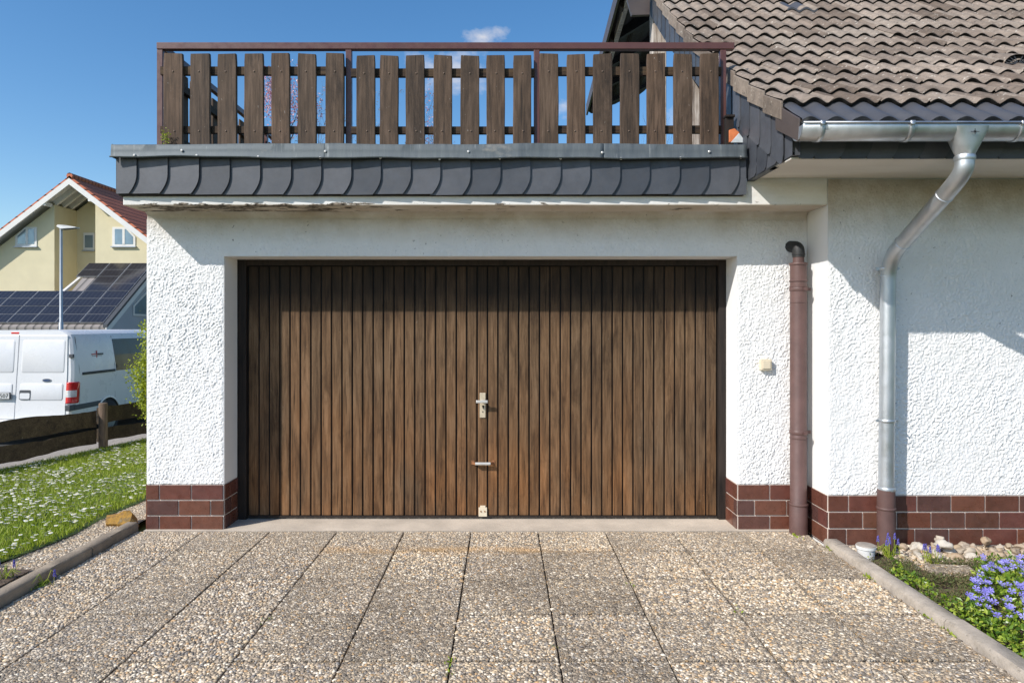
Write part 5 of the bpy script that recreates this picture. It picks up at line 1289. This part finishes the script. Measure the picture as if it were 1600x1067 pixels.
while dd < 27.0:
    ncol = 12; x_ = EX - .16 - .86
    lim = PX(0, dd) - 1.2 if dd < 25.4 else (PX(100 + (dd - 25.9) * 24, dd))
    while x_ > lim:
        solar(x_, dd); x_ -= .87
    dd += .85; rowi += 1
b = MB(); b.box(-30, EX - .35, E0 + .35, 30, -.6, 1.45)
b.extr([(EX - .36, E0 + .3, -.6), (EX - .36, 28.4, -.6), (EX - .36, 28.4, zE(28.4) - .16), (EX - .36, E0 + .3, zE(E0 + .3) - .16)], (.2, 0, 0)); b.build('lower_wall', M['bluewall'], nh)
b = MB(); b.extr([(EX - .01, E0 - .03, zE(E0) - .02), (EX - .01, 28.4, zE(28.4) - .02), (EX - .01, 28.4, zE(28.4) - .28), (EX - .01, E0 - .03, zE(E0) - .28)], (.04, 0, 0)); b.build('lower_bargeboard', M['whitewood'], nh)
b = MB(); b.extr([(EX - .10, E0 - .03, zE(E0) + .09), (EX - .10, 28.4, zE(28.4) + .09), (EX - .10, 28.4, zE(28.4) - .02), (EX - .10, E0 - .03, zE(E0) - .02)], (.16, 0, 0)); b.build('verge', M['trim'], nh)
b = MB(); xw = EX - .155; b.extr([(xw, 26.0, 1.9), (xw, 27.3, 1.9), (xw, 27.3, 3.1), (xw, 26.0, 2.3)], (.03, 0, 0)); w_ = b.build('window', M['whitewood'], nh)
b = MB(); b.extr([(xw + .031, 26.1, 1.98), (xw + .031, 27.2, 1.98), (xw + .031, 27.2, 2.93), (xw + .031, 26.1, 2.27)], (.006, 0, 0)); b.build('pane', M['winglass'], w_)
b = MB(); b.beam(P(98, 457, 25.9), P(138, 424, 28.2), .10, .10); b.build('flashing', M['whitewood'], nh)

# ------------------------------------------------------------------ trees behind the terrace
def bare_tree(name, x, y, h, seed, label, spread=.35, group=None, depth=4, th=.09, droop=0.0, z0=-.05, ytop=120, wide=1.0):
    root = empty(name, (x, y, z0), label, 'tree', group); b = MB(); rd = random.Random(seed); tips = []
    def br(p, d, L, r_, lvl):
        n = 4; pts_ = [p]; q = p.copy(); dr_ = d.copy()
        for i in range(n):
            dr_ = (dr_ + Vector((rd.uniform(-.16, .16), rd.uniform(-.16, .16), rd.uniform(-.04, .12) - droop * lvl * .12))).normalized(); q = q + dr_ * L / n; pts_.append(q)
        b.tube(pts_, [r_ * (1 - .6 * i / n) for i in range(n + 1)], 6 if lvl < 2 else 3, caps=False)
        if lvl >= depth: tips.extend(pts_[1:]); return
        k = 4 if lvl == 0 else rd.randint(3, 4)
        for i in range(k + (4 if lvl == 0 else 1)):
            t = rd.uniform(.35, 1.0) if lvl else rd.uniform(.30, 1.0); idx = min(n - 1, int(t * n)); s0 = pts_[idx].lerp(pts_[idx + 1], t * n - idx)
            a = rd.uniform(0, 6.28); sd = Vector((math.cos(a), math.sin(a), 0)); nd = (dr_ * (1 - spread) + sd * spread * 1.5 + Vector((0, 0, .25 - droop * .3))).normalized()
            br(s0, nd, L * rd.uniform(.42, .62), r_ * .45, lvl + 1)
    br(Vector((x, y, z0)), Vector((0, 0, 1)), h * .72, th, 0)
    top_ = max(q[2] for q in b.v); k_ = (PZ(ytop, y) - z0) / (top_ - z0)
    b.v = [(x + (q[0] - x) * k_ * wide, y + (q[1] - y) * k_ * wide, z0 + (q[2] - z0) * k_) for q in b.v]
    tips = [Vector((x + (q[0] - x) * k_ * wide, y + (q[1] - y) * k_ * wide, z0 + (q[2] - z0) * k_)) for q in tips]
    b.build('trunk', M['bark'], root, True, angle=0); return root, np.array([tuple(t) for t in tips])
r1, t1 = bare_tree('blossom_tree', PX(500, 15), 15, 6.2, 4, 'pink blossoming tree glimpsed between pickets in the left third of the railing', .5, ytop=135, wide=.62)
c_ = t1[rng.integers(0, len(t1), 16000)] + rng.normal(0, .10, (16000, 3)) - np.array([0, 0, .35]) * rng.random((16000, 1)); v, f = leaves_np(c_, .045, aspect=.9); mesh_np('blossom', v, f, [M['blossom']], r1)
r1, t1 = bare_tree('weeping_tree', PX(508, 17.5), 17.5, 7.6, 9, 'tall bare tree with hanging tan catkins behind the pink blossom', .28, None, 4, .08, .8, ytop=128, wide=.35)
c_ = t1[rng.integers(0, len(t1), 1300)] + rng.normal(0, .05, (1300, 3)) - np.array([0, 0, .08]); v, f = leaves_np(c_, .05, aspect=.3); mesh_np('catkins', v, f, [M['catkin']], r1)
r1, t1 = bare_tree('birch', PX(630, 18), 18, 8.2, 21, 'slender tree with fine pale twigs right of the first middle railing post', .28, None, 4, .07, .6, ytop=112, wide=.3)
c_ = t1[rng.integers(0, len(t1), 900)] + rng.normal(0, .05, (900, 3)); v, f = leaves_np(c_, .05, aspect=.3); mesh_np('catkins', v, f, [M['catkin']], r1)
r1, t1 = bare_tree('birch', PX(672, 20), 20, 9.0, 33, 'taller twiggy tree with pink tinged buds seen left of the centre pickets', .3, None, 4, .08, .3, ytop=130, wide=.35)
c_ = t1[rng.integers(0, len(t1), 900)] + rng.normal(0, .06, (900, 3)); v, f = leaves_np(c_, .055, aspect=.8); mesh_np('blossom', v, f, [M['blossom']], r1)
r1, t1 = bare_tree('bare_tree', PX(1047, 24), 24, 8.8, 44, 'leafless tree seen between the railing pickets beneath the tiled roof edge', .35, None, 4, .09, 0, ytop=140, wide=.4)
print('objects', len(bpy.data.objects))
